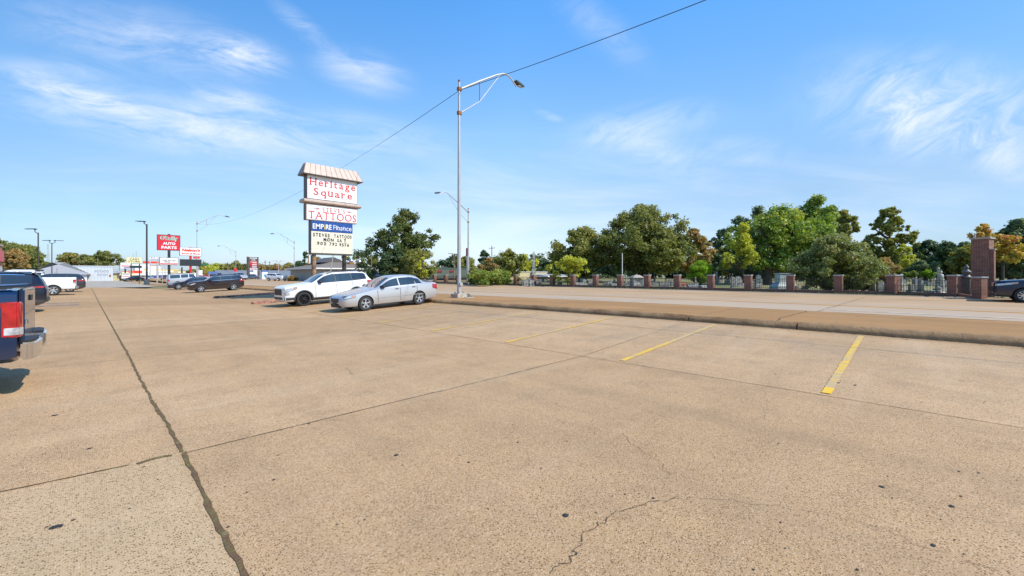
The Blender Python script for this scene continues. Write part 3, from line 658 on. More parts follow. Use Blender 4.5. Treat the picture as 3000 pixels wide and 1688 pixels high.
def wheel(parent, x, y, r, wd, sd, spokes, rimmat, rr=0.64, twin=False):
    """sd=-1: outer side faces -Y"""
    root = MB(); h = wd/2
    prof = [(r*rr, -h*.8), (r*rr*1.04, -h), (r*.82, -h*1.0), (r*.95, -h*.92), (r, -h*.62), (r, h*.62), (r*.95, h*.92), (r*.82, h), (r*rr*1.04, h), (r*rr, h*.8)]
    t = root.lathe(prof, 32, 'y').build('wheel', M['tire'], parent, (x, y, r), smooth=40)
    m = MB(); o = sd*h
    m.lathe([(r*rr*1.01, o*.98), (r*rr*.96, o*1.0), (r*rr*.90, o*.86), (r*rr*.86, o*.3), (r*rr*.8, 0)], 32, 'y')
    for k in range(spokes):
        for q in ((-.10, .10) if twin else (0,)):
            a = 2*math.pi*k/spokes+q+.3; ca, sa = math.cos(a), math.sin(a); hw0 = r*(.055 if spokes > 7 or twin else .085); hw1 = r*(.05 if spokes > 7 or twin else .13)
            pts = []
            for rad, hw, yy in ((r*.12, hw0, o*.80), (r*rr*.93, hw1 if not twin else hw0, o*.88)):
                for s_ in (-1, 1):
                    for dy in (0, -o*.35): pts.append((rad*ca-s_*hw*sa, yy+dy, rad*sa+s_*hw*ca))
            m.add(pts, [(0,2,6,4),(1,5,7,3),(0,4,5,1),(2,3,7,6),(4,6,7,5),(0,1,3,2)])
    m.lathe([(0, o*.86), (r*.10, o*.86), (r*.17, o*.78), (r*.18, o*.3)], 16, 'y')
    m.build('rim', rimmat, t, smooth=35)
    d = MB(); d.lathe([(0, o*.1), (r*rr*.85, o*.1), (r*rr*.86, o*.2)], 24, 'y'); d.build('dark_wheel_back', M['darktrim'], t)  # dark disc closing the wheel behind the spokes
    return t
def boolcut(o, cutters, cm):
    for c in cutters:
        co = c.build('cut', [cm], smooth=None)
        md = o.modifiers.new('b', 'BOOLEAN'); md.operation = 'DIFFERENCE'; md.solver = 'EXACT'; md.object = co; md.material_mode = 'TRANSFER'
        bpy.context.view_layer.update()
        me = bpy.data.meshes.new_from_object(o.evaluated_get(bpy.context.evaluated_depsgraph_get()))
        o.modifiers.clear(); old = o.data; o.data = me; bpy.data.objects.remove(co); bpy.data.meshes.remove(old)
    o.data.polygons.foreach_set('use_smooth', [True]*len(o.data.polygons)); o.data.set_sharp_from_angle(angle=R(38)); o.data.name = o.name
def car(name, label, cat, st, pm, wb, xf, wr, ww, hw, wins, ws, rw, loc, rz=0, spokes=5, rimmat=None, clad=None, detail=2, rr=.64, twin=False, group=None, tilt=True, heads=None, tails=None, grille=None, rails=False, doors=(), crown=.04, glass='glass', chromeline=False, cutx=None, plate=None, mirror=None, wheeln=4, wmat=None):
    S = Shape(st, crown); xr = xf+wb
    root = empty(name, loc, rz, label, cat, group)
    vs, fs = S.body()
    b = MB().add(vs, fs).build('body', [pm, M['blackplastic']], root, smooth=38)
    cut = []
    if detail > 0:
        for x in (xf, xr):
            c = MB(); 
            for sd in (-1, 1):
                c = MB(); c.lathe([(0, sd*(hw-.34)), (wr*1.13, sd*(hw-.34)), (wr*1.13, sd*(hw+.2)), (0, sd*(hw+.2))], 28, 'y', (x, 0, wr*1.0)); cut.append(c)
        if cutx: c = MB(); c.box(*cutx); cut.append(c)
        b.parent = None; b.location = (0, 0, 0); boolcut(b, cut, M['blackplastic']); b.parent = root
    for x in (xf, xr):
        for sd in (-1, 1): wheel(root, x, sd*(hw-ww/2-.015), wr, ww, sd, spokes, rimmat or M['alloy'], rr, twin)
    # glazing
    g = M[glass]
    v, f = S.top_patch(ws[0], ws[1], .93); MB().add(v, f).build('windshield', g, root, smooth=60, recalc=False)
    if wins is XW and detail > 1:
        for sd in (-1, 1): v, f = S.side_patch(-.62, 2.0, .03, .97, sd, .0035, 20, 5, True); MB().add(v, f).build('pillar_trim', M['blackplastic'], root, smooth=60, recalc=False)
    if rw: v, f = S.top_patch(rw[0], rw[1], rw[2] if len(rw) > 2 else .9); MB().add(v, f).build('rear_window', M['glass'], root, smooth=60, recalc=False)
    for sd in (-1, 1):
        for (a, c, lo, hi, ln) in wins:
            v, f = S.side_patch(a, c, lo, hi, sd, .007, 8, 4, True, ln); MB().add(v, f).build('side_window', M['glass'], root, smooth=60, recalc=False)
        if chromeline:
            a, c = chromeline
            for lo, hi in ((lambda u: -.01, lambda u: .05), ):
                v, f = S.side_patch(a, c, lo, hi, sd, .012, 16, 1, True); MB().add(v, f).build('window_trim', M['chrome'], root, recalc=False)
            v, f = S.side_patch(a+.25, c-.1, .93, 1.0, sd, .012, 16, 1, True); MB().add(v, f).build('window_trim', M['chrome'], root, recalc=False)
        if heads:
            x0, x1, z0, z1, z2, z3 = heads
            v, f = S.side_patch(x0, x1+.03, lambda u: z0-.018+(z2-z0)*u, lambda u: z1+.018+(z3-z1)*u, sd, .005, 10, 4); MB().add(v, f).build('headlight_bezel', M['blackplastic'], root, smooth=60, recalc=False)
            v, f = S.side_patch(x0, x1, lambda u: z0+(z2-z0)*u, lambda u: z1+(z3-z1)*u, sd, .011, 10, 4); MB().add(v, f).build('headlight', M['clearlens'], root, smooth=60, recalc=False)
            v, f = S.side_patch(x1-.13, x1-.02, lambda u: z0+(z2-z0)*(.75+.2*u)+.02, lambda u: z1+(z3-z1)*(.75+.2*u)-.02, sd, .014, 3, 2); MB().add(v, f).build('turn_signal', M['amber'], root, recalc=False)
        if tails:
            x0, x1, z0, z1, z2, z3 = tails
            v, f = S.side_patch(x0, x1, lambda u: z0+(z2-z0)*u, lambda u: z1+(z3-z1)*u, sd, .010, 8, 4); MB().add(v, f).build('tail_light', M['redlens'], root, smooth=60, recalc=False)
        if mirror:
            mx, mz = mirror; y = S.side(mx, mz); mb = MB()
            mb.lathe([(0, -.10), (.06, -.09), (.09, -.03), (.09, .03), (.06, .09), (0, .10)], 10, 'y'); mb.v = [(mx+p[0]*1.1, sd*(y+.10)+p[1], mz+.05+p[2]*.85) for p in mb.v]; mb.box(mx-.03, mx+.03, sd*y-.03, sd*y+.03+sd*.04, mz, mz+.05)
            mb.build('mirror', M['blackplastic'] if detail > 1 else pm, root, smooth=50)
        if detail > 1:
            for dx in doors:
                zt = .5*(S.sec(dx)[7][1])+.5*S.sec(dx)[7][1]
                v, f = S.side_patch(dx-.009, dx+.009, S.sec(dx)[0][1]+.12, zt-.01, sd, .004, 1, 10); MB().add(v, f).build('door_seam', M['blackplastic'], root, recalc=False)
            for dx in doors[1:]:
                z = S.sec(dx)[7][1]-.10; y = S.side(dx-.15, z)
                mb = MB(); mb.box(dx-.26, dx-.08, sd*(y+.005)-.012, sd*(y+.005)+.012+sd*.01, z-.018, z+.018); mb.build('door_handle', M['blackplastic'] if pm.name != 'white_car_paint' else pm, root, bevel=.006)
        if clad:
            z1 = clad
            v, f = S.side_patch(xf+wr*1.1, xr-wr*1.1, S.sec(0)[0][1]+.005, z1, sd, .012, 8, 3); MB().add(v, f).build('rocker_cladding', M['darktrim'], root, smooth=60, recalc=False)
            for x in (xf, xr):
                vs = []; fs = []; n = 18; 
                for i in range(n+1):
                    a = math.pi*(-.09+1.18*i/n)
                    for q in (1.12, 1.30):
                        px_, pz = x+wr*q*math.cos(a), wr+wr*q*math.sin(a)*(.98 if q > 1.2 else 1); px_ = max(S.x0+.02, min(S.x1-.02, px_)); vs.append((px_, sd*(S.side(px_, max(pz, S.sec(px_)[1][1]+.02))+.014), pz))
                fs = [(2*i, 2*i+1, 2*i+3, 2*i+2) for i in range(n)]; MB().add(vs, fs).build('wheel_arch_trim', M['darktrim'], root, smooth=60, recalc=False)
            # lower bumper valance
            v, f = S.side_patch(S.x0+.04, xf-wr*1.15, S.sec(S.x0)[0][1]+.01, z1+.08, sd, .010, 6, 2); MB().add(v, f).build('bumper_valance', M['darktrim'], root, recalc=False)
            v, f = S.side_patch(xr+wr*1.15, S.x1-.05, S.sec(S.x1)[0][1]-.05, z1+.10, sd, .010, 6, 2); MB().add(v, f).build('bumper_valance', M['darktrim'], root, recalc=False)
        if rails:
            a, c = rails; pts = [(a+(c-a)*i/8, sd*(S.sec(a+(c-a)*i/8)[8][0]-.03), S.sec(a+(c-a)*i/8)[9][1]+(.045 if 0 < i < 8 else 0.0)) for i in range(9)]
            MB().tube(pts, .018, 6).build('roof_rail', M['blackplastic'], root, smooth=60)
    if grille:
        z0, z1, yw, gm = grille; x = S.x0; mb = MB()
        mb.box(x-.02, x+.06, -yw, yw, z0, z1)
        for k in range(5): z = z0+(z1-z0)*(k+.5)/5; mb.box(x-.032, x-.018, -yw*.96, yw*.96, z-.008, z+.008)
        mb.build('grille', gm, root)
        MB().box(x-.012, x+.12, -yw*1.15, yw*1.15, z0-.22, z0-.10).build('lower_grille', M['blackplastic'], root, bevel=.01)
    if plate:
        MB().box(S.x0-.045, S.x0-.02, -.16, .16, plate, plate+.15).build('license_plate', M['darktrim'], root, bevel=.004)
    if tilt:
        l = loc; c, s_ = math.cos(rz), math.sin(rz)
        zf = H(l[0]+xf*c, l[1]+xf*s_); zb = H(l[0]+xr*c, l[1]+xr*s_)
        root.location.z = zf+(zb-zf)*(-xf)/wb; root.rotation_euler = (0, -math.atan2(zb-zf, wb), rz)
    return root, S
# section tables: x, underside z, half width, shoulder z, top z, top half width
SEDAN = [(-2.28,.30,.52,.52,.54,.42),(-2.22,.24,.68,.60,.63,.55),(-2.05,.21,.79,.68,.72,.64),(-1.65,.20,.845,.76,.82,.68),(-1.2,.20,.86,.84,.90,.70),(-.88,.20,.86,.885,.945,.71),(-.05,.20,.86,.92,1.37,.60),(.3,.2,.86,.93,1.435,.585),(.85,.2,.86,.945,1.44,.58),(1.3,.2,.86,.965,1.37,.57),(1.78,.2,.85,.985,1.055,.66),(2.15,.24,.82,.985,1.04,.66),(2.33,.30,.77,.95,.99,.62),(2.4,.40,.68,.82,.85,.52)]
XOVER = [(-2.28,.34,.64,.93,.95,.55),(-2.2,.27,.80,.99,1.02,.66),(-1.9,.25,.88,1.03,1.07,.72),(-1.35,.25,.915,1.07,1.12,.75),(-1.0,.25,.92,1.09,1.16,.75),(-.2,.25,.92,1.10,1.57,.64),(.2,.25,.92,1.11,1.65,.62),(1.2,.25,.92,1.13,1.66,.61),(1.85,.26,.91,1.17,1.63,.59),(2.12,.30,.90,1.19,1.50,.60),(2.28,.38,.87,1.14,1.20,.62),(2.35,.45,.80,.95,.97,.58)]
def scl(st, sx=1, sz=1, sy=1): return [(a*sx, b*sz, c*sy, d*sz, e*sz, f*sy) for a, b, c, d, e, f in st]
P_white = paint('white_car_paint', (0.80, 0.80, 0.79)); P_silver = paint('silver_car_paint', (0.54, 0.535, 0.53), .45, .34); P_black = paint('black_car_paint', (0.012, 0.012, 0.014)); P_navy = paint('near_black_blue_paint', (0.008, 0.012, 0.024))
P_bronze = paint('dark_brown_car_paint', (0.028, 0.018, 0.018), .3); P_blue = paint('dark_blue_truck_paint', (0.004, 0.024, 0.08), .3, .35); P_grey = paint('dark_grey_car_paint', (0.05, 0.052, 0.058), .5); P_bluegrey = paint('blue_grey_car_paint', (0.10, 0.14, 0.17), .5); P_lsilver = paint('light_silver_paint', (0.45, 0.46, 0.48), .4, .4); P_darkred = paint('dark_red_paint', (0.10, 0.01, 0.012)); P_royal = paint('royal_blue_paint', (0.02, 0.06, 0.35), .2)
SW = [(-.62, .28, .10, .90, 0), (.34, 1.12, .10, .90, 0), (1.17, 1.5, .12, .84, -.08)]
XW = [(-.66, .27, .05, .95, 0), (.31, 1.15, .05, .95, 0), (1.19, 2.0, .12, .93, .0)]
for _m in (P_black, P_navy, P_bronze): _m.node_tree.nodes['Principled BSDF'].inputs['Coat Weight'].default_value = 0.45
# silver sedan in the foreground row
t = 17.5; cx, cy = at(1074, t)
o, S = car('sedan', 'silver four door sedan with five spoke alloy wheels, parked nearest against the street kerb', 'car', SEDAN, P_silver, 2.62, -1.33, .315, .20, .86, SW, (-.80, -.10), (1.36, 1.74, .9), (cx+1.33, cy+.86, 0), spokes=5, doors=(-.78, .31, 1.18),
    heads=(-2.235, -1.80, .56, .64, .62, .735), tails=(2.05, 2.37, .74, .94, .66, .90), grille=(.42, .58, .34, M['screen']), mirror=(-.52, .93), plate=.30, glass='glass_clear')
MB().box(2.0, 2.3, -.62, .62, 1.075, 1.10).build('spoiler', P_silver, o, bevel=.01)
for sd in (-1, 1):
    v, f = S.side_patch(-.9, 1.5, .50, .525, sd, .012, 12, 1); MB().add(v, f).build('side_molding', P_silver, o, recalc=False)
    MB().tube([(2.02, sd*.5, 1.02), (2.06, sd*.5, 1.08)], .03, 6).build('spoiler_foot', P_silver, o)
MB().box(-2.285, -2.2, -.42, .42, .30, .37).build('bumper_intake', M['blackplastic'], o, bevel=.01)
# white crossover behind it
t = 20.9; cx, cy = at(893, t)
o, S = car('crossover', 'white crossover with black wheels and grey cladding, parked beyond the silver sedan', 'car', XOVER, P_white, 2.73, -1.37, .36, .23, .92, XW, (-.92, -.24), (1.95, 2.1, .9), (cx+1.37, cy+.92, 0), spokes=10, rimmat=M['blackrim'], rr=.70, doors=(-.80, .28, 1.16),
    clad=.40, heads=(-2.23, -1.72, .74, .86, .90, .99), tails=(2.0, 2.31, .98, 1.12, .98, 1.12), grille=(.60, .90, .52, M['blackplastic']), mirror=(-.55, 1.12), rails=(-.1, 1.8))
v, f = S.side_patch(-2.24, -2.02, .60, .74, -1, .012, 5, 3); MB().add(v, f).build('daytime_lamp', M['clearlens'], o, recalc=False)
v, f = S.side_patch(-2.24, -2.02, .60, .74, 1, .012, 5, 3); MB().add(v, f).build('daytime_lamp', M['clearlens'], o, recalc=False)
v, f = S.top_patch(-.1, 1.1, .72, .012); MB().add(v, f).build('sunroof', M['glass'], o, recalc=False)
mb = MB(); mb.frust((1.6, 1.86, -.04, .04), 1.64, (1.8, 1.86, -.008, .008), 1.74); mb.build('antenna_fin', M['blackplastic'], o)
# dark brown crossover and black sedan further down the row
t = 40; cx, cy = at(590, t)
car('crossover', 'dark brown crossover with bright window trim, parked beside the low black sedan', 'car', scl(XOVER, .97, .97, .98), P_bronze, 2.67, -1.33, .34, .22, .90, XW, (-.9, -.24), (1.9, 2.05), (cx+1.33, cy+.9, 0), spokes=5, twin=True, doors=(-.80, .28, 1.14),
    clad=.34, heads=(-2.17, -1.75, .72, .82, .86, .94), tails=(1.9, 2.24, .92, 1.06, .92, 1.08), grille=(.55, .75, .42, M['blackplastic']), mirror=(-.55, 1.08), chromeline=(-.7, 1.9), rails=(-.1, 1.7))
t = 49.5; cx, cy = at(524, t)
car('sedan', 'low black sedan with bright alloy wheels, nose showing left of the dark brown crossover', 'car', scl(SEDAN, 1.04, .99, 1.05), P_navy, 2.85, -1.40, .34, .22, .90, SW, (-.8, -.10), (1.4, 1.8), (cx+1.4, cy+.9, 0), spokes=10, doors=(-.80, .28, 1.14), detail=2,
    heads=(-2.3, -1.9, .62, .68, .68, .74), tails=(2.1, 2.45, .78, .88, .78, .88), mirror=(-.52, .92), chromeline=(-.65, 1.7))
BOXY = [(-2.6,.42,.80,1.0,1.05,.75),(-2.5,.38,.95,1.08,1.14,.82),(-1.25,.35,1.0,1.15,1.24,.85),(-.65,.35,1.0,1.2,1.80,.74),(-.2,.35,1.0,1.2,1.88,.72),(1.5,.35,1.0,1.2,1.9,.72),(2.3,.38,.99,1.2,1.86,.70),(2.5,.42,.97,1.18,1.25,.78),(2.56,.5,.9,1.0,1.05,.7)]
t = 60; cx, cy = at(497, t); 
car('suv', 'silver boxy suv seen from behind over the low black sedan', 'car', BOXY, P_lsilver, 2.95, -1.55, .38, .24, 1.0, [(-.95, 0.0, .08, .9, 0), (.1, .95, .08, .9, 0), (1.05, 2.2, .08, .9, 0)], (-1.15, -.68), (2.33, 2.48, .9), (cx+2.4, cy+1.2, 0), R(180), spokes=6, doors=(-.95, .05, 1.0), detail=1, tails=(2.3, 2.52, .85, 1.15, .85, 1.15), rails=(-.2, 2.1), mirror=(-.9, 1.2))
# pickups
PICK = [(-2.9,.46,.82,1.0,1.04,.72),(-2.78,.42,.96,1.10,1.16,.82),(-1.3,.42,1.0,1.2,1.29,.85),(-.55,.42,1.0,1.25,1.83,.74),(-.1,.42,1.0,1.26,1.92,.72),(.70,.42,1.0,1.27,1.92,.71),(.84,.42,1.0,1.29,1.86,.70),(.92,.42,1.0,1.345,1.37,.95),(2.84,.44,1.0,1.345,1.37,.95),(2.9,.46,.992,1.34,1.365,.94)]
def pickup(name, label, pm, loc, rz=0, spokes=6, rimmat=None, detail=2, lamp='tall', bumper=None, clad=None, group=None):
    st = PICK
    if detail > 1: cx_ = (.99, 2.80, -.80, .80, .82, 1.6)
    else: cx_ = (.99, 2.80, -.80, .80, .82, 1.6)
    o, S = car(name, label, 'pickup truck', st, pm, 3.57, -1.80, .385, .26, 1.0, [(-.85, .0, .08, .9, 0), (.08, .72, .08, .9, 0)], (-1.2, -.6), (.86, .915, .8), loc, rz, spokes=spokes, rimmat=rimmat, doors=(-.95, .03, .8), detail=detail, cutx=cx_, heads=(-2.84, -2.55, .82, 1.0, .82, 1.02), mirror=(-.85, 1.28), crown=.03)
    pts = [(0,-.82),(0,.82)]
    tg = MB().box(2.905, 2.955, -.80, .80, .66, 1.37).build('tailgate', pm, o, bevel=.018)
    MB().box(2.958, 2.972, -.14, .14, 1.19, 1.27).build('tailgate_handle', M['blackplastic'], tg, bevel=.006)
    lettering('badge', '1500', -.12, .12, .90, .96, 0, M['chrome'], tg).matrix_local = Matrix.Translation((2.958, -.62, 0)) @ Matrix.Rotation(R(90), 4, 'Z')
    for sd in (-1, 1):
        mb = MB()
        z0, z1 = (.77, 1.21) if lamp == 'tall' else (.88, 1.18)
        ring = [(2.77, 1.002), (2.86, 1.006), (2.91, .995), (2.945, .93), (2.945, .82), (2.89, .815), (2.77, .95)]
        mb.prism([(x, sd*y) for x, y in ring], z0, z1, 'z'); tl = mb.build('tail_light', M['redlens'], o, bevel=.012)
        r2 = [(2.80, 1.009), (2.86, 1.012), (2.915, 1.0), (2.95, .93), (2.95, .86), (2.93, .86), (2.93, .93), (2.80, .99)]
        MB().prism([(x, sd*y) for x, y in r2], z0+.03, z0+.12, 'z').build('reversing_lamp', M['clearlens'], tl, bevel=.004)
        if clad: MB().prism([(x, sd*(y+.004)) for x, y in ring], z1, z1+.005, 'z')
    # stepped rear bumper
    bm_ = bumper or M['chrome']
    out = [(2.93, .98), (2.99, 1.01), (3.04, .97), (3.075, .80), (3.085, .45), (3.085, .30), (2.93, .30)]
    for sd in (-1, 1):
        MB().prism([(x, sd*y) for x, y in out], .48, .70, 'z').build('rear_bumper', bm_, o, bevel=.02)
        MB().prism([(2.94, sd*.95), (3.0, sd*.97), (3.05, sd*.80), (3.06, sd*.34), (2.94, sd*.34)], .702, .722, 'z').build('step_pad', M['blackplastic'], o, bevel=.005)
    MB().box(2.95, 3.06, -.31, .31, .50, .63).build('bumper_centre', M['blackplastic'], o, bevel=.01)
    MB().tube([(2.6, .3, .44), (3.02, .3, .40)], .035, 8).build('exhaust_pipe', M['rust'], o)
    for sd in (-1, 1): MB().box(.9, 2.86, sd*.87-.03, sd*.87+.03, 1.372, 1.385).build('bed_rail_cap', M['blackplastic'] if detail > 1 else pm, o, bevel=.004)
    return o
pickup('pickup_truck', 'dark blue pickup truck with chrome bumper, cut off by the left edge', P_blue, (-.545-2.95, 9.02, 0))
pickup('pickup_truck', 'white pickup truck with silver wheels parked beyond the black suv', P_white, (-3.42, 47.0, 0), spokes=6, lamp='short', bumper=M['alloy'])
# black suv with coupe-like tail, beside the blue pickup
SUVB = scl(XOVER, 1.02, 1.0, 1.02)
o, S = car('suv', 'glossy black suv parked between the dark blue pickup and the white pickup', 'car', SUVB, P_navy, 2.75, -1.40, .36, .23, .94, XW, (-.92, -.24), (1.98, 2.14, .88), (-1.10-2.4, 26.6, 0), spokes=5, doors=(-.8, .28, 1.14), clad=.42, tails=(1.85, 2.33, 1.00, 1.05, 1.02, 1.09), rails=(-.1, 1.8), mirror=(-.55, 1.12), chromeline=(-.7, 1.9))
MB().box(1.98, 2.28, -.6, .6, 1.60, 1.64).build('roof_spoiler', M['blackplastic'], o, bevel=.01)
MB().box(2.33, 2.44, -.62, .62, .42, .62).build('rear_bumper', M['darktrim'], o, bevel=.03)
car('suv', 'dark grey crossover parked just beyond the white pickup', 'car', XOVER, P_grey, 2.73, -1.37, .35, .23, .92, XW, (-.92, -.24), (1.95, 2.1, .9), (.05-2.35, 54.8, 0), spokes=5, doors=(-.8, .28, 1.14), tails=(1.9, 2.32, .98, 1.08, .98, 1.1), mirror=(-.55, 1.12), clad=.4)
car('suv', 'white suv whose roof shows behind the bed of the white pickup', 'car', BOXY, P_white, 2.95, -1.55, .38, .24, 1.0, [(-.95, 0.0, .08, .9, 0), (.1, .95, .08, .9, 0), (1.05, 2.2, .08, .9, 0)], (-1.15, -.68), (2.33, 2.48, .9), (-5.3, 64.5, 0), 0, spokes=6, detail=1, tails=(2.3, 2.52, .85, 1.15, .85, 1.15), rails=(-.2, 2.1))
# moving car at the right edge
o, S = car('crossover', 'dark blue crossover driving in the far lane, cut off by the right edge', 'car', scl(XOVER, 1.03, 1.0, 1.0), paint('navy_car_paint', (0.005, 0.014, 0.045), .2, .3), 2.8, -1.40, .345, .22, .92, XW, (-.92, -.24), (1.95, 2.1, .9), (32.0, -5.0, 0), R(-90), spokes=9, doors=(-.80, .28, 1.14), heads=(-2.30, -1.60, .78, .88, .90, .98), tails=(1.9, 2.32, .98, 1.08, .98, 1.1), mirror=(-.55, 1.12), grille=(.5, .75, .5, M['blackplastic']))
# small cars far off
def far(px, t, label, kind, pm, rz, dx=0, z=None):
    x, y = at(px, t); z = H(x, y) if z is None else z
    st = {'s': SEDAN, 'x': XOVER, 'b': BOXY}[kind]; hw = {'s': .86, 'x': .92, 'b': 1.0}[kind]
    w_ = {'s': SW, 'x': XW, 'b': [(-.95, 0.0, .08, .9, 0), (.1, .95, .08, .9, 0), (1.05, 2.2, .08, .9, 0)]}[kind]
    ws = {'s': (-.8, -.1), 'x': (-.92, -.24), 'b': (-1.15, -.68)}[kind]; rw = {'s': (1.36, 1.74), 'x': (1.95, 2.1), 'b': (2.33, 2.48)}[kind]
    return car({'s': 'sedan', 'x': 'suv', 'b': 'suv'}[kind], label, 'car', st, pm, 2.7 if kind != 'b' else 2.95, -1.36 if kind != 'b' else -1.55, .34, .22, hw, w_, ws, rw, (x, y, z), rz, detail=1, tilt=False,
        heads={'s': (-2.235, -1.80, .56, .64, .62, .735), 'x': (-2.23, -1.8, .8, .9, .9, .98), 'b': (-2.55, -2.3, .8, 1.0, .8, 1.0)}[kind], tails={'s': (2.05, 2.37, .74, .94, .66, .90), 'x': (2.0, 2.31, .9, 1.12, .9, 1.12), 'b': (2.3, 2.52, .85, 1.15, .85, 1.15)}[kind])
far(811, 92, 'white suv seen from behind at the kiosk, left of the sign with letters', 'x', P_white, R(-62+180))
far(733, 118, 'blue grey sedan parked under the tall shopping plaza sign', 's', P_bluegrey, R(30))
far(457, 190, 'royal blue sedan on the far sloping street', 's', P_royal, R(12), z=-.1)
far(484, 120, 'dark red car partly hidden by the black sign post', 's', P_darkred, R(90))
far(388, 112, 'dark car under the yellow cash store sign', 's', P_black, R(20))
far(1190, 66, 'white pickup like truck beyond the brick fence, left end', 'b', P_white, R(60))
far(1104, 88, 'dark suv beside the grey sided restaurant', 'x', P_black, R(70))
far(885, 100, 'dark blue car parked by the dark plaza storefront', 'x', P_blue, R(100))
far(355, 175, 'pale car far down the street below the sign cluster', 's', P_lsilver, R(95), z=-.2)
far(522, 150, 'dark suv on the street behind the reader board', 'b', P_grey, R(95), z=-.4)
x, y = at(700, 110)
pickup('pickup_truck', 'small tan and white pickup left of the shopping plaza sign', P_lsilver, (x, y, H(x, y)), R(100), detail=1, lamp='short')
far(436, 150, 'small silver car waiting on the far street left of the lot light post', 's', P_lsilver, R(70), z=-.3)
far(600, 135, 'red car partly hidden behind the dark brown crossover roof', 's', paint('bright_red_paint', (0.4, 0.01, 0.01)), R(10))
far(640, 128, 'black pickup like suv between the dark brown crossover and the plaza sign', 'b', P_black, R(80))
# ================================================================== signs, lights, poles
def ground_z(x, y): return H(x, y)
def faceX(px, ys): return onY(px, ys)[0]
US = 27.95
sx0 = faceX(898.7, US); Z = lambda py: zz(py, 26.6)
hs = empty('pylon_sign', (sx0, US, ground_z(sx0, US)), 0, 'tall shopping centre sign with pink metal roof reading Heritage Square on two posts', 'sign')
gz = hs.location.z
def LX(px): return faceX(px, US)-sx0
def LZ(py): return Z(py)-gz
x1 = LX(1046.6)
ho = MB().box(0, x1, 0.0, .56, LZ(582), LZ(508)).build('name_cabinet', M['brownmetal'], hs, bevel=.015)
MB().box(.035, x1-.035, -.012, 0.002, LZ(582)+.03, LZ(508)-.03).build('face_panel', M['white'], ho)
za, zb = LZ(582), LZ(508); hh = zb-za
lettering('lettering', 'Heritage', .17, x1-.15, za+hh*.475, za+hh*.865, -.012, M['redtext'], ho, serif=True, bold=.006, track=.10)
lettering('lettering', 'Square', .42, x1-.38, za+hh*.10, za+hh*.475, -.012, M['redtext'], ho, serif=True, bold=.006, track=.10)
for q in (.335, .67): MB().box(x1*q-.006, x1*q+.006, -.016, -.0125, LZ(582)+.04, LZ(508)-.04).build('panel_seam', M['capstone'], ho)
MB().box(.02, x1-.02, -.03, -.012, LZ(582)+.0, LZ(582)+.05).build('retainer_trim', M['brownmetal'], ho)
# mansard roof with standing seams
r0 = (-.27, x1+.30, -.27, .83); r1 = (-.02, x1-.02, .10, .46); zr0, zr1 = zb-.02, zb+.72
rf = MB().frust(r0, zr0, r1, zr1).build('roof', M['beigemetal'], hs)
sm_ = MB(); n = 11
for i in range(n+1):
    u = i/n; a = (r0[0]+(r0[1]-r0[0])*u, r0[2], zr0); c = (r1[0]+(r1[1]-r1[0])*u, r1[2], zr1); sm_.tube([(a[0], a[1]-.008, a[2]), (c[0], c[1]-.008, c[2])], .014, 4)
for i in range(4):
    u = i/3; sm_.tube([(r0[0]-.008, r0[2]+(r0[3]-r0[2])*u, zr0), (r1[0]-.008, r1[2]+(r1[3]-r1[2])*u, zr1)], .014, 4)
sm_.build('roof_seam', plain('roof_seam_metal', (0.36, 0.26, 0.21), 0.5), rf)
MB().box(r0[0], r0[1], r0[2], r0[3], zr0-.05, zr0-.004).build('roof_soffit', M['brownmetal'], rf)
lg = MB(); lg.prism([(-.25, za-.10), (-.25, za-.19), (-.10, za-.26), (.50, za-.26), (.66, za-.19), (.66, za-.10), (.5, za-.01), (-.10, za-.01)], -.24, x1+.20, 'x'); lg.build('ledge', M['beigemetal'], hs, bevel=.01)
bx0, bx1 = LX(896), LX(1046); zc0, zc1 = LZ(642)-.03, za-.30
tb = MB().box(bx0, bx1, -.04, .42, zc0, zc1).build('tenant_cabinet', M['brownmetal'], hs, bevel=.012)
MB().box(bx0, bx1, -.055, -.042, zc0, zc1).build('face_frame', M['beigemetal'], tb)
MB().box(bx0+.05, bx1-.05, -.068, -.0555, zc0+.05, zc1-.05).build('face_panel', M['white'], tb)
ht = zc1-zc0; W_ = bx1-bx0
thin = plain('dull_red_vinyl', (0.50, 0.06, 0.07), 0.5)
lettering('lettering', "STEVE'S", bx0+W_*.30, bx0+W_*.74, zc0+ht*.60, zc0+ht*.86, -.068, thin, tb, serif=True, bold=-.004, track=.16)
lettering('lettering', 'TATTOOS', bx0+W_*.04, bx0+W_*.97, zc0+ht*.10, zc0+ht*.56, -.068, M['redtext'], tb, serif=True, bold=-.004, track=.02)
ar = MB()
for s_, xa, xb in ((1, .14, .28), (-1, .88, .76)):
    ax, ex = bx0+W_*xa, bx0+W_*xb; zc = zc0+ht*.73
    ar.box(min(ax, ex), max(ax, ex), -.078, -.070, zc-.012, zc+.012)
    for d in (-1, 1):
        for q in (.25, .45): 
            p = ax+(ex-ax)*(q+.3); ar.tube([(p, -.074, zc), (p-(ex-ax)*.3, -.074, zc+d*.07)], .008, 4)
ar.build('arrow_ornament', thin, tb)
ex0, ex1 = LX(911.6), LX(1033)
fr = MB().box(ex0-.03, ex1, -.0, .40, LZ(745), zc0-.012).build('reader_cabinet', M['brownmetal'], hs, bevel=.012)
ze1, ze0 = zc0-.03, LZ(675)
MB().box(ex0, ex1-.02, -.03, .002, ze0, ze1).build('face_panel', M['bluepanel'], fr)
Wd_ = ex1-ex0; he = ze1-ze0
lettering('lettering', 'EMP', ex0+Wd_*.03, ex0+Wd_*.285, ze0+he*.22, ze0+he*.72, -.031, M['white'], fr, bold=.02)
lettering('lettering', 'RE', ex0+Wd_*.335, ex0+Wd_*.47, ze0+he*.22, ze0+he*.72, -.031, M['white'], fr, bold=.02)
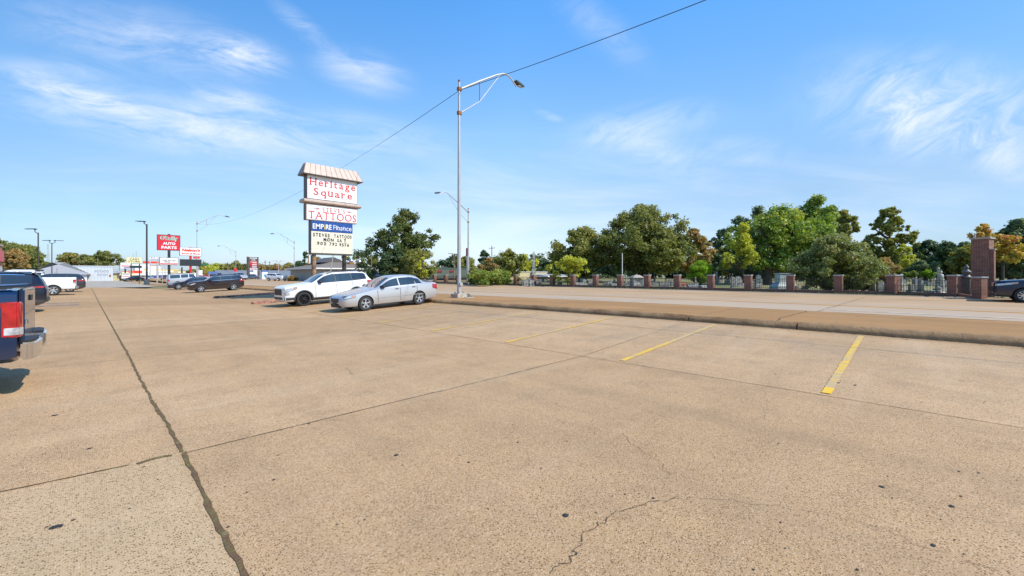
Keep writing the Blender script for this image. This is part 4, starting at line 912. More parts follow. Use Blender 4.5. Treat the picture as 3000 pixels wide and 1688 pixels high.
MB().prism([(ex0+Wd_*.297, ze0+he*.22), (ex0+Wd_*.322, ze0+he*.22), (ex0+Wd_*.3095, ze0+he*.86)], -.045, -.032).build('spire_mark', M['yellowvinyl'], fr)
lettering('lettering', 'Finance', ex0+Wd_*.50, ex0+Wd_*.965, ze0+he*.22, ze0+he*.72, -.031, M['white'], fr, serif=True, bold=.0)
zr1_, zr0_ = ze0-.02, LZ(740)
MB().box(ex0, ex1-.02, -.03, .002, zr0_, zr1_).build('reader_panel', M['cream'], fr)
hr = zr1_-zr0_
for k in range(1, 5): MB().box(ex0+.02, ex1-.04, -.036, -.031, zr0_+hr*k/5-.006, zr0_+hr*k/5+.006).build('letter_rail', plain('clear_rail', (0.70, 0.64, 0.48), .4), fr)
for s_, a, c, l_, h_ in (('STEVES', .04, .42, .76, .93), ('TATTOOS', .53, .965, .745, .915), ('MON', .28, .52, .56, .72), ('SA', .61, .72, .55, .71), ('T', .77, .83, .55, .71), ('903', .13, .33, .37, .53), ('792', .42, .60, .36, .52), ('9576', .66, .90, .35, .51)):
    lettering('lettering', s_, ex0+Wd_*a, ex0+Wd_*c, zr0_+hr*l_, zr0_+hr*h_, -.036, M['blackvinyl'], fr, track=.12, bold=.02)
pxl, pxr = LX(923), LX(1012)
MB().tube([(pxl, .2, -.4), (pxl, .2, LZ(745))], [.15, .135], 12).build('post', M['wood_pole'], hs, smooth=50)
MB().tube([(pxr, .2, -.4), (pxr, .2, LZ(745))], [.14, .13], 12).build('post', plain('creosoted_wood', (0.05, 0.04, 0.035), .9), hs, smooth=50)

def board(cab, x0, x1, z0, z1, fm, y=-.0, fr=.04, depth=.35, cm='blackmetal', name='face_panel'):
    c = MB().box(x0, x1, y, y+depth, z0, z1).build('cabinet', M[cm], cab, bevel=.01)
    MB().box(x0+fr, x1-fr, y-.015, y-.001, z0+fr, z1-fr).build(name, M[fm], c); return c
def signroot(name, label, ys, px, cat='sign', zg=None):
    X = faceX(px, ys); zg = H(X, ys) if zg is None else zg; o = empty(name, (X, ys, zg), 0, label, cat)
    t = onY(px, ys)[1]
    return o, (lambda p: faceX(p, ys)-X), (lambda p, tt=t: zz(p, tt)-zg)
# auto parts sign
YS = 96.5
o, lx, lz = signroot('pole_sign', 'red square auto parts sign on a black pole with a white reader board', YS, 495.5)
c = board(o, lx(460), lx(528.3), lz(734), lz(688.5), 'redpanel', fr=.07)
w0, w1, q0, q1 = lx(460), lx(528.3), lz(734), lz(688.5); W_, h_ = w1-w0, q1-q0
for bold_, mm, dep in ((.06, 'white', .004), (.005, 'green', .03)): lettering('lettering', "O'Reilly", w0+W_*(.10 if bold_ else .115), w0+W_*(.90 if bold_ else .885), q0+h_*.58, q0+h_*.93, -.016, M[mm], c, bold=bold_, depth=dep)
lettering('lettering', 'AUTO', w0+W_*.24, w0+W_*.78, q0+h_*.36, q0+h_*.53, -.016, M['white'], c, bold=.04)
lettering('lettering', 'PARTS', w0+W_*.18, w0+W_*.84, q0+h_*.10, q0+h_*.28, -.016, M['white'], c, bold=.04)
c = board(o, lx(466.5), lx(522), lz(777), lz(755), 'whitepaint', y=-.15, fr=.06)
w0, w1, q0, q1 = lx(466.5), lx(522), lz(777), lz(755); W_, h_ = w1-w0, q1-q0
lettering('lettering', 'FREE  BATTERY', w0+W_*.2, w0+W_*.86, q0+h_*.52, q0+h_*.70, -.166, M['blackvinyl'], c); lettering('lettering', 'TESTING', w0+W_*.26, w0+W_*.56, q0+h_*.32, q0+h_*.48, -.166, M['blackvinyl'], c)
MB().box(w0+W_*.05, w1-W_*.05, -.185, -.166, q0+h_*.10, q0+h_*.26).build('price_strip', M['redpanel'], c); lettering('lettering', 'LOW PRICE GUARANTEE', w0+W_*.1, w0+W_*.9, q0+h_*.13, q0+h_*.23, -.186, M['white'], c)
MB().box(-.19, .19, .02, .33, -.4, lz(686)).build('pole', M['blackmetal'], o, bevel=.02)
# boots and shoes sign
YS = 86
o, lx, lz = signroot('pole_sign', 'white boots and shoes sign over a dark screen on a red pole', YS, 559)
c = board(o, lx(526.5), lx(591), lz(750), lz(725), 'white', fr=.05, cm='brownmetal'); w0, w1, q0, q1 = lx(526.5), lx(591), lz(750), lz(725); W_, h_ = w1-w0, q1-q0
lettering('lettering', "Nelson's", w0+W_*.08, w0+W_*.95, q0+h_*.50, q0+h_*.85, -.016, M['orangered'], c, bold=.05, italic=.12)
lettering('lettering', 'Boots & Shoes', w0+W_*.08, w0+W_*.95, q0+h_*.17, q0+h_*.36, -.016, M['orangered'], c, bold=.04, italic=.05)
c = board(o, lx(527), lx(590.5), lz(779.5), lz(760), 'screen', y=-.05, fr=.08, cm='darktrim', name='led_screen')
MB().tube([(0, .2, -.5), (0, .2, lz(724))], .17, 12).build('pole', M['redpanel'], o, smooth=50)
# cash store sign
YS = 150
o, lx, lz = signroot('pole_sign', 'pale yellow cash store sign on two posts above a black board', YS, 398)
c = board(o, lx(370), lx(415.5), lz(771.5), lz(754.5), 'yellowboard', fr=.03, cm='brownmetal'); w0, w1, q0, q1 = lx(370), lx(415.5), lz(771.5), lz(754.5); W_, h_ = w1-w0, q1-q0
lettering('lettering', 'CASH', w0+W_*.22, w0+W_*.80, q0+h_*.54, q0+h_*.88, -.016, M['blackvinyl'], c, bold=.02); lettering('lettering', 'STORE', w0+W_*.13, w0+W_*.88, q0+h_*.12, q0+h_*.46, -.016, M['blackvinyl'], c, bold=.02)
board(o, lx(380), lx(415.5), lz(785.5), lz(778.5), 'screen', fr=.02)
for p in (384.5, 409): MB().box(lx(p)-.1, lx(p)+.1, .05, .3, -.4, lz(772)).build('post', M['blackmetal'], o)
YS = 178
o, lx, lz = signroot('pole_sign', 'white finance company sign with red and blue text left of the cash store sign', YS, 367)
c = board(o, lx(352.5), lx(385), lz(787.5), lz(769.5), 'white', fr=.03); w0, w1, q0, q1 = lx(352.5), lx(385), lz(787.5), lz(769.5); W_, h_ = w1-w0, q1-q0
lettering('lettering', 'City Finance', w0+W_*.07, w0+W_*.93, q0+h_*.62, q0+h_*.88, -.016, M['steel'], c); MB().box(w0+W_*.1, w0+W_*.88, -.03, -.017, q0+h_*.36, q0+h_*.52).build('stripe', M['redpanel'], c); MB().box(w0+W_*.3, w0+W_*.88, -.03, -.017, q0+h_*.1, q0+h_*.24).build('stripe', M['bluepanel'], c)
MB().box(-.2, .2, .05, .3, -.4, lz(787)).build('post', M['blackmetal'], o)
YS = 165
o, lx, lz = signroot('pole_sign', 'small white reader board with tan posts standing below the finance company sign', YS, 368)
c = board(o, lx(356.5), lx(381), lz(822), lz(800), 'whitepaint', fr=.05, cm='beigemetal')
w0, w1, q0, q1 = lx(356.5), lx(381), lz(822), lz(800); W_, h_ = w1-w0, q1-q0
for k, mm in ((.82, 'screen'), (.52, 'redpanel')): MB().box(w0+W_*.1, w0+W_*.9, -.03, -.017, q0+h_*k, q0+h_*(k+.08)).build('text_line', M[mm], c)
for p in (356, 381.5): MB().box(lx(p)-.12, lx(p)+.12, .0, .3, -.4, lz(792)).build('post', M['beigemetal'], o)
YS = 215
o, lx, lz = signroot('billboard', 'long white available lot billboard behind the auto parts sign pole', YS, 460)
c = board(o, lx(437), lx(488), lz(763), lz(752), 'whitepaint', fr=.05, cm='bluepanel'); w0, w1, q0, q1 = lx(437), lx(488), lz(763), lz(752)
lettering('lettering', 'AVA  LOR', w0+(w1-w0)*.08, w0+(w1-w0)*.72, q0+(q1-q0)*.42, q0+(q1-q0)*.92, -.016, M['blackvinyl'], c); MB().box(w0+.4, w0+3, -.03, -.017, q0+.15, q0+.35).build('stripe', M['bluepanel'], c)
for p in (440, 463, 484): MB().box(lx(p)-.15, lx(p)+.15, .0, .3, -.4, lz(763)).build('post', M['steel'], o)
# shopping plaza sign
YS = 0; t = 124; X0, Y0 = at(741, t)
o, lx, lz = signroot('pylon_sign', 'narrow plaza sign with stacked red and white tenant panels beyond the dark crossover', Y0, 741)
P0, P1 = lx(731.5), lx(754.5); W_ = P1-P0
c = board(o, lx(727.5), lx(757), lz(765), lz(753.5), 'brownmetal', y=-.06, fr=.03, cm='brownmetal'); w0, w1 = lx(727.5), lx(757)
lettering('lettering', 'STATELINE', w0+(w1-w0)*.14, w0+(w1-w0)*.86, lz(758.2), lz(755.2), -.076, M['white'], c, bold=.05); lettering('lettering', 'PLAZA', w0+(w1-w0)*.32, w0+(w1-w0)*.70, lz(763.2), lz(760.2), -.076, M['white'], c, bold=.05)
c = MB().box(P0, P1, 0, .4, lz(810), lz(765.2)).build('cabinet', M['brownmetal'], o)
rows = [(766, 771.5, 'redpanel'), (772.5, 778, 'redtext'), (779, 784.5, 'darkredp'), (785.5, 791, 'white'), (792, 796.5, 'white'), (797.5, 803, 'white'), (804, 809.5, 'white')]
M['darkredp'] = plain('maroon_panel', (0.22, 0.015, 0.03), .4)
for i, (a, b_, mm) in enumerate(rows):
    MB().box(P0+.05, P1-.05, -.015, -.001, lz(b_), lz(a)).build('tenant_panel', M[mm], c)
    if i < 3: MB().box(P0+W_*(.3 if i else .1), P1-W_*.12, -.03, -.016, lz(a+2.4), lz(a+1.2)).build('text_line', M['white'], c); MB().box(P0+W_*(.3 if i else .4), P1-W_*.12, -.03, -.016, lz(a+4.6), lz(a+3.3)).build('text_line', M['white'], c)
    if i == 3: MB().box(P0+W_*.1, P0+W_*.5, -.03, -.016, lz(a+4), lz(a+1.4)).build('text_line', M['redtext'], c); MB().box(P0+W_*.55, P0+W_*.92, -.03, -.016, lz(a+4), lz(a+1.8)).build('text_line', M['blackvinyl'], c)
    if i == 4: MB().box(P0+W_*.05, P0+W_*.45, -.03, -.016, lz(b_-.3), lz(a+.3)).build('blue_tile', M['bluep'], c)
for p in (728.5, 756): MB().box(lx(p)-.16, lx(p)+.16, .0, .4, -.6, lz(753)).build('post', M['brownmetal'], o)
MB().box(lx(725.6)-.14, lx(725.6)+.14, .3, .6, -.6, lz(752)).build('post', M['wood_pole'], o)
# star banner sign beyond the metal building
YS = 230
o, lx, lz = signroot('billboard', 'white billboard with a blue star and red lettering over the pale metal building', YS, 310)
c = board(o, lx(288), lx(331), lz(784.5), lz(775.5), 'white', fr=.05); w0, w1, q0, q1 = lx(288), lx(331), lz(784.5), lz(775.5); W_ = w1-w0
st = [(w0+W_*.09+math.sin(k*math.pi/5)*(.55 if k % 2 == 0 else .22)*(q1-q0)*.9, (q0+q1)/2+math.cos(k*math.pi/5)*(.55 if k % 2 == 0 else .22)*(q1-q0)*.9) for k in range(10)]
MB().prism(st, -.04, -.017).build('star_emblem', M['bluepanel'], c); lettering('lettering', 'TEXAS', w0+W_*.26, w0+W_*.95, q0+.15, q0+(q1-q0)*.5, -.017, M['redtext'], c, bold=.05); lettering('lettering', 'Repo of', w0+W_*.36, w0+W_*.85, q0+(q1-q0)*.58, q1-.12, -.017, M['blackvinyl'], c, bold=.03)
for p in (292, 327): MB().box(lx(p)-.15, lx(p)+.15, .0, .3, -.6, lz(784)).build('post', M['steel'], o)
# white sign over the plaza road seen under the big sign
o, lx, lz = signroot('pole_sign', 'white sign box partly hidden behind the lower left corner of the tall sign', 128, 908)
board(o, lx(898.5), lx(919), lz(747.5), lz(733.5), 'white', fr=.06, cm='darktrim'); MB().box(lx(913)-.18, lx(913)+.18, .05, .3, -.4, lz(748)).build('pole', M['blackmetal'], o)
MB().box(lx(904)-.1, lx(904)+.1, .05, .3, -.4, lz(748)).build('pole', M['rust'], o)
# other small signs along the strip
def smallsign(px, t, py0, py1, wpx, m, label, legs=1, pole='steel', txt=None, tm='redtext'):
    X, Y = at(px, t); z = H(X, Y); o = empty('pole_sign', (X, Y, z), 0, label, 'sign'); w_ = wpx/2/F*t*1.15
    a, b_ = zz(py1, t)-z, zz(py0, t)-z
    MB().box(-w_, w_, 0, .25, a, b_).build('sign_board', M[m], o, bevel=.01)
    if txt: lettering('lettering', txt, -w_*.85, w_*.85, a+(b_-a)*.3, a+(b_-a)*.75, -.002, M[tm], o, bold=.03)
    for k in range(legs): q = 0 if legs == 1 else (-w_*.8+1.6*w_*k); MB().box(q-.08, q+.08, .05, .2, -.3, a).build('pole', M[pole], o)
smallsign(576, 108, 752, 758, 13, 'redpanel', 'small red and white sign under the boots and shoes sign')
smallsign(600, 118, 772, 777, 15, 'green', 'teal street name sign right of the dark screen', pole='rust')
smallsign(624, 125, 796, 804, 20, 'bluep', 'blue and white shop sign above the dark crossover', 2)
smallsign(690, 125, 786, 796, 6, 'redpanel', 'small red square sign on a leaning white pole')
smallsign(522, 140, 801, 808, 18, 'whitepaint', 'white sign with orange text right of the black sign post', 2, txt='OPEN', tm='orangered')
smallsign(470, 190, 790, 797, 52, 'whitepaint', 'long white storefront fascia sign down the street', 2)
smallsign(452, 230, 766, 772, 44, 'orangered', 'long orange and red sign band down the street', 2)
smallsign(412, 200, 775, 781, 36, 'white', 'white banner between the cash store sign and the lot light', 2)
smallsign(546, 170, 796, 800, 34, 'yellowboard', 'yellow canopy edge of the far filling station', 2)
smallsign(397, 210, 793, 801, 26, 'orangered', 'orange and white shop front sign under the cash store sign', 2)
smallsign(490, 175, 790, 793, 46, 'yellowvinyl', 'thin yellow fascia behind the auto parts pole', 2)
smallsign(428, 160, 788, 792, 8, 'yellowvinyl', 'small yellow sign by the lot light pole', 1)
smallsign(587, 150, 792, 806, 9, 'whitepaint', 'plain white board behind the red sign pole', 2)
smallsign(1370, 60, 727, 749, 4, 'darkredp', 'narrow maroon sign on the far street light', 1)

# ------------------------------------------------------------------ street and lot lights
def streetlight(px, t, X, label, top, sgn, arm=4.0, rise=2.0, r0=.115, group='tall steel street lights along the road', Yv=None, base=True, brace=True):
    Y, tt = onX(px, X); z = H(X, Y); o = empty('street_light', (X, Y, z), 0, label, 'street light', group)
    h = top-z
    MB().tube([(0,0,.2 if base else -.2), (0,0,h*.5), (0,0,h)], [r0, r0*.78, r0*.5], 14).build('pole', M['steel'], o, smooth=50)
    MB().lathe([(0, .09), (r0*.62, .06), (r0*.62, 0), (r0*.5, -.05)], 12, 'z', (0, 0, h)).build('pole_cap', M['rust'], o, smooth=50)
    s = sgn; za = h-.42; pts = [(s*.05, 0, za), (s*arm*.35, 0, za+rise*.45), (s*arm*.66, 0, za+rise*.84), (s*arm*.80, 0, za+rise*.985), (s*arm*.90, 0, za+rise*1.0), (s*arm*.97, 0, za+rise*.93), (s*arm*1.06, 0, za+rise*.78)]
    MB().tube(pts, [.065, .06, .055, .05, .045, .04, .04], 10).build('arm', M['steel'], o, smooth=60)
    zb = za-1.28
    MB().tube([(s*.05, 0, zb), (s*arm*.35, 0, zb+1.05*rise*.45+.1), (s*arm*.72, 0, za+rise*.86)], [.026]*3, 8).build('brace', M['steel'], o, smooth=60)
    MB().tube([(s*arm*.35, 0, zb+1.05*rise*.45+.1), (s*arm*.35, 0, za+rise*.45)], .022, 6).build('strut', M['rust'], o)
    for zc in (za, zb): MB().box(-.10, .14 if s > 0 else .10, -.09, .09, zc-.10, zc+.10).build('bracket', M['rust'], o, bevel=.02)
    ex, ez = s*arm*1.05, za+rise*.93
    hd = MB(); hd.prism([(ex-s*.05, ez+.05), (ex+s*.25, ez+.03), (ex+s*.66, ez-.08), (ex+s*.70, ez-.15), (ex+s*.60, ez-.20), (ex+s*.10, ez-.12), (ex-s*.05, ez-.05)], -.15, .15)
    hd = hd.build('lamp_head', M['darktrim'], o, bevel=.025)
    MB().box(min(ex+s*.2, ex+s*.58), max(ex+s*.2, ex+s*.58), -.10, .10, ez-.215, ez-.165).build('lamp_lens', M['clearlens'], hd, bevel=.01)
    return o, h
o, h = streetlight(1345, 22.3, 13.98, 'tall grey street light on a concrete block, nearest the camera, arm over the road', 11.9, 1, 4.15, 2.0, .108)
MB().box(-.34, .34, -.30, .30, -.12, .20).build('footing', M['concrete'], o, bevel=.02)
MB().box(.05, .62, -.58, -.26, -.05, .02).build('footing', plain('pale_concrete', (.5, .44, .35), .9), o, bevel=.02)
bp = MB().box(-.20, .20, -.20, .20, .20, .235).build('base_plate', M['steel'], o, bevel=.005)
mb = MB()
for a in (-1, 1):
    for c in (-1, 1): mb.tube([(a*.15, c*.15, .23), (a*.15, c*.15, .31)], .025, 6)
mb.build('anchor_bolt', M['rust'], bp)
MB().lathe([(0, -.03), (.10, -.03), (.10, .02), (0, .03)], 16, 'y', (.03, -.135, .72)).build('hand_hole_cover', M['steel'], o)
mb = MB(); mb.frust((.30, .62, -.36, -.06), 0, (.38, .50, -.26, -.16), .20); mb.build('base_cover', M['darktrim'], o)
streetlight(1372, 52, 33.9, 'street light right behind the nearest one, across the road by the hedge', 9.9, -1, 4.2, 2.0, .13, base=False)
streetlight(577, 75, 14.2, 'street light rising behind the boots and shoes sign', 11.2, 1, 4.1, 2.0, .085, base=False)
streetlight(862, 96, 33.9, 'thin street light across the road, left of the tall shopping centre sign', 9.4, -1, 4.1, 2.0, .10, base=False)
streetlight(691, 132, 33.9, 'faint far street light left of the plaza sign', 9.2, -1, 4.1, 2.0, .09, base=False)
def lotlight(px, t, label, top, dirs, base=False, r=.075, m='darkpole'):
    X, Y = at(px, t); z = H(X, Y); o = empty('lot_light', (X, Y, z), 0, label, 'lot light', 'dark parking lot lights'); h = top-z
    MB().tube([(0,0,-.1), (0,0,h)], [r*1.15, r], 10).build('pole', M[m], o, smooth=50)
    if base: MB().lathe([(0, 1.0), (.40, 1.0), (.42, .95), (.42, -.4)], 16).build('footing', M['concrete'], o, smooth=40)
    for a in dirs:
        ca, sa = math.cos(a), math.sin(a); hd = MB()
        MB().tube([(0,0,h-.15), (ca*.45, sa*.45, h+.1), (ca*.5, sa*.5, h+.55)], .05, 8).build('arm', M[m], o, smooth=50)
        hd.v = []; hd.box(.35, 1.75, -.24, .24, h+.52, h+.60); hd.box(.30, .55, -.12, .12, h+.42, h+.60)
        hd.v = [(x*ca-y*sa, x*sa+y*ca, zq-.02*x) for x, y, zq in hd.v]; hd.build('lamp_head', M[m], o, bevel=.03)
    return o
lotlight(430, 78, 'parking lot light on a round concrete base, left of the auto parts sign', 11.0, (R(150), R(125)), True, .13)
lotlight(112, 60, 'parking lot light with one head at far left behind the white pickup', 7.6, (R(135), ))
lotlight(152, 85, 'parking lot light with two opposed heads beyond the white pickup', 8.0, (R(135), R(-20)))
lotlight(816, 130, 'thin lot light standing behind the plaza roof', 5.3, (0, R(180)), False, .09, 'steel')
lotlight(1330, 80, 'slim brown light pole left of the nearest street light', 5.0, (R(20), R(200)), False, .08, 'wood_pole')
# utility and other poles
def pole(name, label, px, t, py, r=.13, m='wood_pole', cross=True, lean=0, cat='pole', group=None, zb=None):
    X, Y = at(px, t); z = H(X, Y); o = empty(name, (X, Y, z), 0, label, cat, group); h = zz(py, t)-z
    MB().tube([(0,0,-.3), (lean, -lean, h)], [r, r*.75], 9).build('pole_shaft', M[m], o, smooth=50)
    if cross:
        MB().box(-.06, .06, -1.1, 1.1, h-.7, h-.58).build('crossarm', M[m], o); 
        for q in (-1, 0, 1): MB().lathe([(.05, 0), (.06, .06), (.03, .12), (0, .14)], 8, 'z', (0, q, h-.58)).build('insulator', M['clearlens'], o)
    return o
for a in ((1441, 108, 720, 'wooden utility pole standing above the hedge'), (1088, 95, 724, 'wooden utility pole with transformer left of the large street side tree'), (286, 118, 756, 'bare brown pole in front of the pale metal building'), (667, 140, 768, 'pale utility pole above the plaza trees'), (790, 165, 765, 'thin pole beyond the plaza roof'), (777, 150, 763, 'thin pole right of the plaza sign'), (350, 190, 764, 'dark pole left of the finance sign'), (596, 145, 763, 'brown pole right of the boots and shoes sign'), (163, 150, 766, 'distant pole between the two far trees and the hill')):
    pole('utility_pole', a[3], a[0], a[1], a[2])
t_ = pole('utility_pole', 'leaning pale pole seen between the two posts of the tall sign', 962, 62, 748, .09, 'steel', False, .5)
pole('flagpole', 'white flagpole inside the cemetery in front of the largest tree', 1823, 45, 742, .05, 'white', False, cat='flagpole')
pole('metal_post', 'pale galvanised post beside the concrete based lot light', 460, 84, 770, .11, 'steel', False)
pole('metal_post', 'thin pale post left of the black auto parts pole', 476, 90, 790, .06, 'steel', False)
pole('metal_post', 'dark green post at the edge of the grey concrete apron', 408, 76, 778, .07, 'green', False)
pole('metal_post', 'stout green grey pole between the black pole and the red pole', 533, 120, 783, .25, 'darktrim', False)
pole('metal_post', 'white post right of the red sign pole', 580, 104, 781, .16, 'steel', False)
pole('metal_post', 'rusty thin post left of the pale metal building', 167, 95, 785, .05, 'rust', False)

# lattice towers
def mast(px, t, py, label):
    X, Y = at(px, t); o = MB(); h = zz(py, t)+.6
    for k in range(3):
        a = k*2.094; o.tube([(math.cos(a)*.9, math.sin(a)*.9, 0), (math.cos(a)*.2, math.sin(a)*.2, h)], .09, 4)
    for i in range(14):
        q = i/14; rr_ = .9-.7*q; r2 = .9-.7*(q+1/14)
        for k in range(3):
            a, b_ = k*2.094, (k+1)*2.094; o.tube([(math.cos(a)*rr_, math.sin(a)*rr_, h*q), (math.cos(b_)*r2, math.sin(b_)*r2, h*(q+1/14))], .05, 3)
    o = o.build('lattice_mast', M['steel'], None, (X, Y, -.6)); tag(o, label, 'mast')
mast(140, 240, 715, 'thin lattice radio mast at the far left'); mast(399, 420, 735, 'faint lattice tower left of the lot light'); mast(390, 520, 742, 'fainter second lattice tower behind the cash store sign')
# overhead cable
def cable(name, label, pts, sag, r=.02, r2=None):
    out = []
    for (a, c), s in zip(zip(pts, pts[1:]), sag):
        for k in range(16): u = k/16; out.append((a[0]+(c[0]-a[0])*u, a[1]+(c[1]-a[1])*u, a[2]+(c[2]-a[2])*u-4*s*u*(1-u)))
    out.append(pts[-1]); o = MB().tube(out, r if r2 is None else [r if i < 18 else r2 for i in range(len(out))], 5).build(name, M['blackmetal'], smooth=60); tag(o, label, 'cable'); return o
yl = onX(1345, 13.98)[0]; yl2 = onX(577, 14.2)[0]
cable('overhead_cable', 'black twisted cable strung between the near street lights', [(14.0, -30, 10.6), (14.05, yl, 11.45), (14.1, yl2, 10.7)], (1.0, 2.2), .014, .008)
for i, (p0, t0, y0, p1, t1, y1) in enumerate(((60, 150, 768, 290, 118, 772), (20, 120, 764, 120, 150, 764), (596, 145, 770, 777, 150, 770), (667, 140, 777, 862, 150, 771))):
    a = at(p0, t0); c = at(p1, t1); cable('power_line', ['power line crossing before the far left hill', 'short power line beside the brick corner', 'power line over the plaza trees', 'lower power line above the plaza roof'][i], [(a[0], a[1], zz(y0, t0)), (c[0], c[1], zz(y1, t1))], (.4, ), .03)
# red painted kerb ends by the tall sign
for y, lb in ((26.6, 'worn red painted kerb end in front of the white crossover'), (36.4, 'red painted kerb end beyond the tall sign')):
    vs = MB(); n = 20; prof = [(-.11, -.1), (-.11, .10), (-.07, .14), (.07, .14), (.11, .10), (.11, -.1)]
    xs = lin(6.5, 11.7, .3); V_ = [(x, y+a+random.uniform(-.01, .01), H(x, y)+c_) for x in xs for a, c_ in prof]; m_ = len(prof)
    o = MB().add(V_, [(i*m_+k, (i+1)*m_+k, (i+1)*m_+k+1, i*m_+k+1) for i in range(len(xs)-1) for k in range(m_-1)]+[tuple(range(m_)), tuple(range((len(xs)-1)*m_, len(xs)*m_))]).build('painted_kerb', M['redkerb'], smooth=40); tag(o, lb, 'kerb')
# ================================================================== buildings
def ribmat(name, c, sc=.25, dark=.8, axis=0, rough=.5):
    m, nt, b = mat(name); v = objc(nt); s = NN(nt, 'ShaderNodeSeparateXYZ'); L(nt, v, s.inputs[0])
    f = mth(nt, 'FRACT', mth(nt, 'DIVIDE', s.outputs[axis], sc)); r_ = ramp(nt, f, [(0, 1.0), (.8, 1.0), (.86, dark), (.94, dark), (1, 1)])
    L(nt, mixc(nt, 1.0, mixc(nt, noise(nt, v, .6, 4), c, [x*.86 for x in c]), r_, 'MULTIPLY'), b.inputs['Base Color']); b.inputs['Roughness'].default_value = rough; bump(nt, b, f, .3, .03); return m
M['ribbed'] = ribmat('pale_ribbed_metal', (0.56, 0.59, 0.61), .6); M['siding'] = ribmat('grey_lap_siding', (0.40, 0.39, 0.35), .2, .7, 2, .8); M['shingle'] = ribmat('brown_shingles', (0.22, 0.18, 0.14), .22, .75, 2, .95)
M['greyroof'] = ribmat('grey_metal_roof', (0.20, 0.215, 0.22), .5, .82, 0, .6); M['greyshingle'] = ribmat('grey_shingles', (0.36, 0.35, 0.34), .25, .85, 2, .95)
M['olive'] = ribmat('olive_metal_fascia', (0.105, 0.12, 0.085), .6, .85); M['tan'] = plain('tan_wall', (0.52, 0.44, 0.24), .85); M['darkwall'] = plain('dark_storefront', (0.05, 0.045, 0.04), .6, 0, .5, .8); M['teal'] = plain('dull_green_roof', (0.06, 0.10, 0.08), .6)
def bld(label, x0, y0, w_, d_, h, roof, wall, roofm, rh=0, zg=0, rz=0, over=.5, wins=(), doors=(), cat='building', fascia=None, name='building', band=None):
    o = empty(name, (x0, y0, zg), rz, label, cat); 
    wl = MB().box(0, w_, 0, d_, -.8, h).build('wall', M[wall], o)
    a = over
    if roof == 'flat': MB().box(-.1, w_+.1, -.1, d_+.1, h, h+.25).build('roof', M[roofm], o)
    elif roof == 'hip': MB().frust((-a, w_+a, -a, d_+a), h+.003, (d_*.45, w_-d_*.45, d_*.48, d_*.52), h+rh).build('roof', M[roofm], o)
    elif roof == 'gable': MB().prism([(-a, h+.003), (d_+a, h+.003), (d_/2, h+rh)], -a, w_+a, 'x').build('roof', M[roofm], o)
    elif roof == 'gabley': MB().prism([(-a, h+.003), (w_+a, h+.003), (w_/2, h+rh)], -a, d_+a, 'y').build('roof', M[roofm], o)
    if fascia: MB().box(-a, w_+a, -a-.05, -a+.02, h-.22, h+.02).build('fascia', M[fascia], o); MB().box(-a-.05, -a+.02, -a, d_+a, h-.22, h+.02).build('fascia', M[fascia], o)
    if band: MB().box(-.06, w_+.06, -.06, d_+.06, band[0], band[1]).build('window_band', M[band[2]], o)
    for (xa, xb, za, zb_) in wins:
        f = MB().box(xa-.08, xb+.08, -.05, 0.01, za-.08, zb_+.08).build('window', M['whitepaint'], o); MB().box(xa, xb, -.065, -.051, za, zb_).build('pane', M['glass'], f)
        f = MB().box(-.05, .01, xa-.08, xb+.08, za-.08, zb_+.08).build('window', M['whitepaint'], o) if False else None
    for (xa, xb, zb_) in doors: MB().box(xa, xb, -.05, .01, 0, zb_).build('door', M['darktrim'], o)
    return o
# pale metal building with faded lettering
ys = 150; x0, x1_ = faceX(207, ys), faceX(331, ys); t = onY(207, ys)[1]; h = zz(781, t)+.1
o = bld('pale ribbed metal building with faded potato patch lettering at the end of the lot', x0, ys, x1_-x0, 14, h, 'flat', 'ribbed', 'ribbed', zg=-.1)
W_ = x1_-x0; tt = plain('faded_grey_lettering', (0.26, 0.28, 0.33), .8)
lettering('lettering', 'POTATO', W_*.56, W_*.90, h*.60, h*.76, -.01, tt, o, bold=.02); lettering('lettering', 'PATCH', W_*.62, W_*.86, h*.36, h*.52, -.01, tt, o, bold=.02)
MB().box(W_*.31, W_*.41, -.25, .0, h*.22, h*.55).build('door', M['steel'], o); MB().box(W_*.905, W_*.95, -.06, .0, h*.30, h*.45).build('poster', M['rust'], o)
x, y = at(300, 118); o = empty('canopy', (x, y, -.1), 0, 'low grey canopy in front of the pale metal building', 'canopy'); MB().prism([(-4.2, 1.45), (4.6, 1.25), (4.6, 1.4), (2.9, 1.85), (-3, 1.95), (-4.2, 1.6)], 0, 3).build('roof', M['steel'], o)
MB().box(-3.9, 4.2, .2, 2.8, -.2, 1.25).build('wall', M['darkwall'], o)
# left brick corner of the shopping centre
x, y = at(7, 60); o = empty('building', (x, y, 0), 0, 'orange brick corner of the shopping centre with red sign at the left edge', 'building')
MB().box(-30, 0, -25, 0, -.5, zz(723, 60)).build('wall', M['brick_orange'], o); MB().box(-30.2, .10, -25.2, .1, zz(723, 60), zz(723, 60)+.25).build('parapet', M['concrete'], o); MB().box(-.0, .2, -6.5, -.35, 3.4, 4.9).build('store_sign', M['redpanel'], o); MB().box(0, .06, -9, -.7, .0, 2.7).build('shop_window', M['glass'], o)
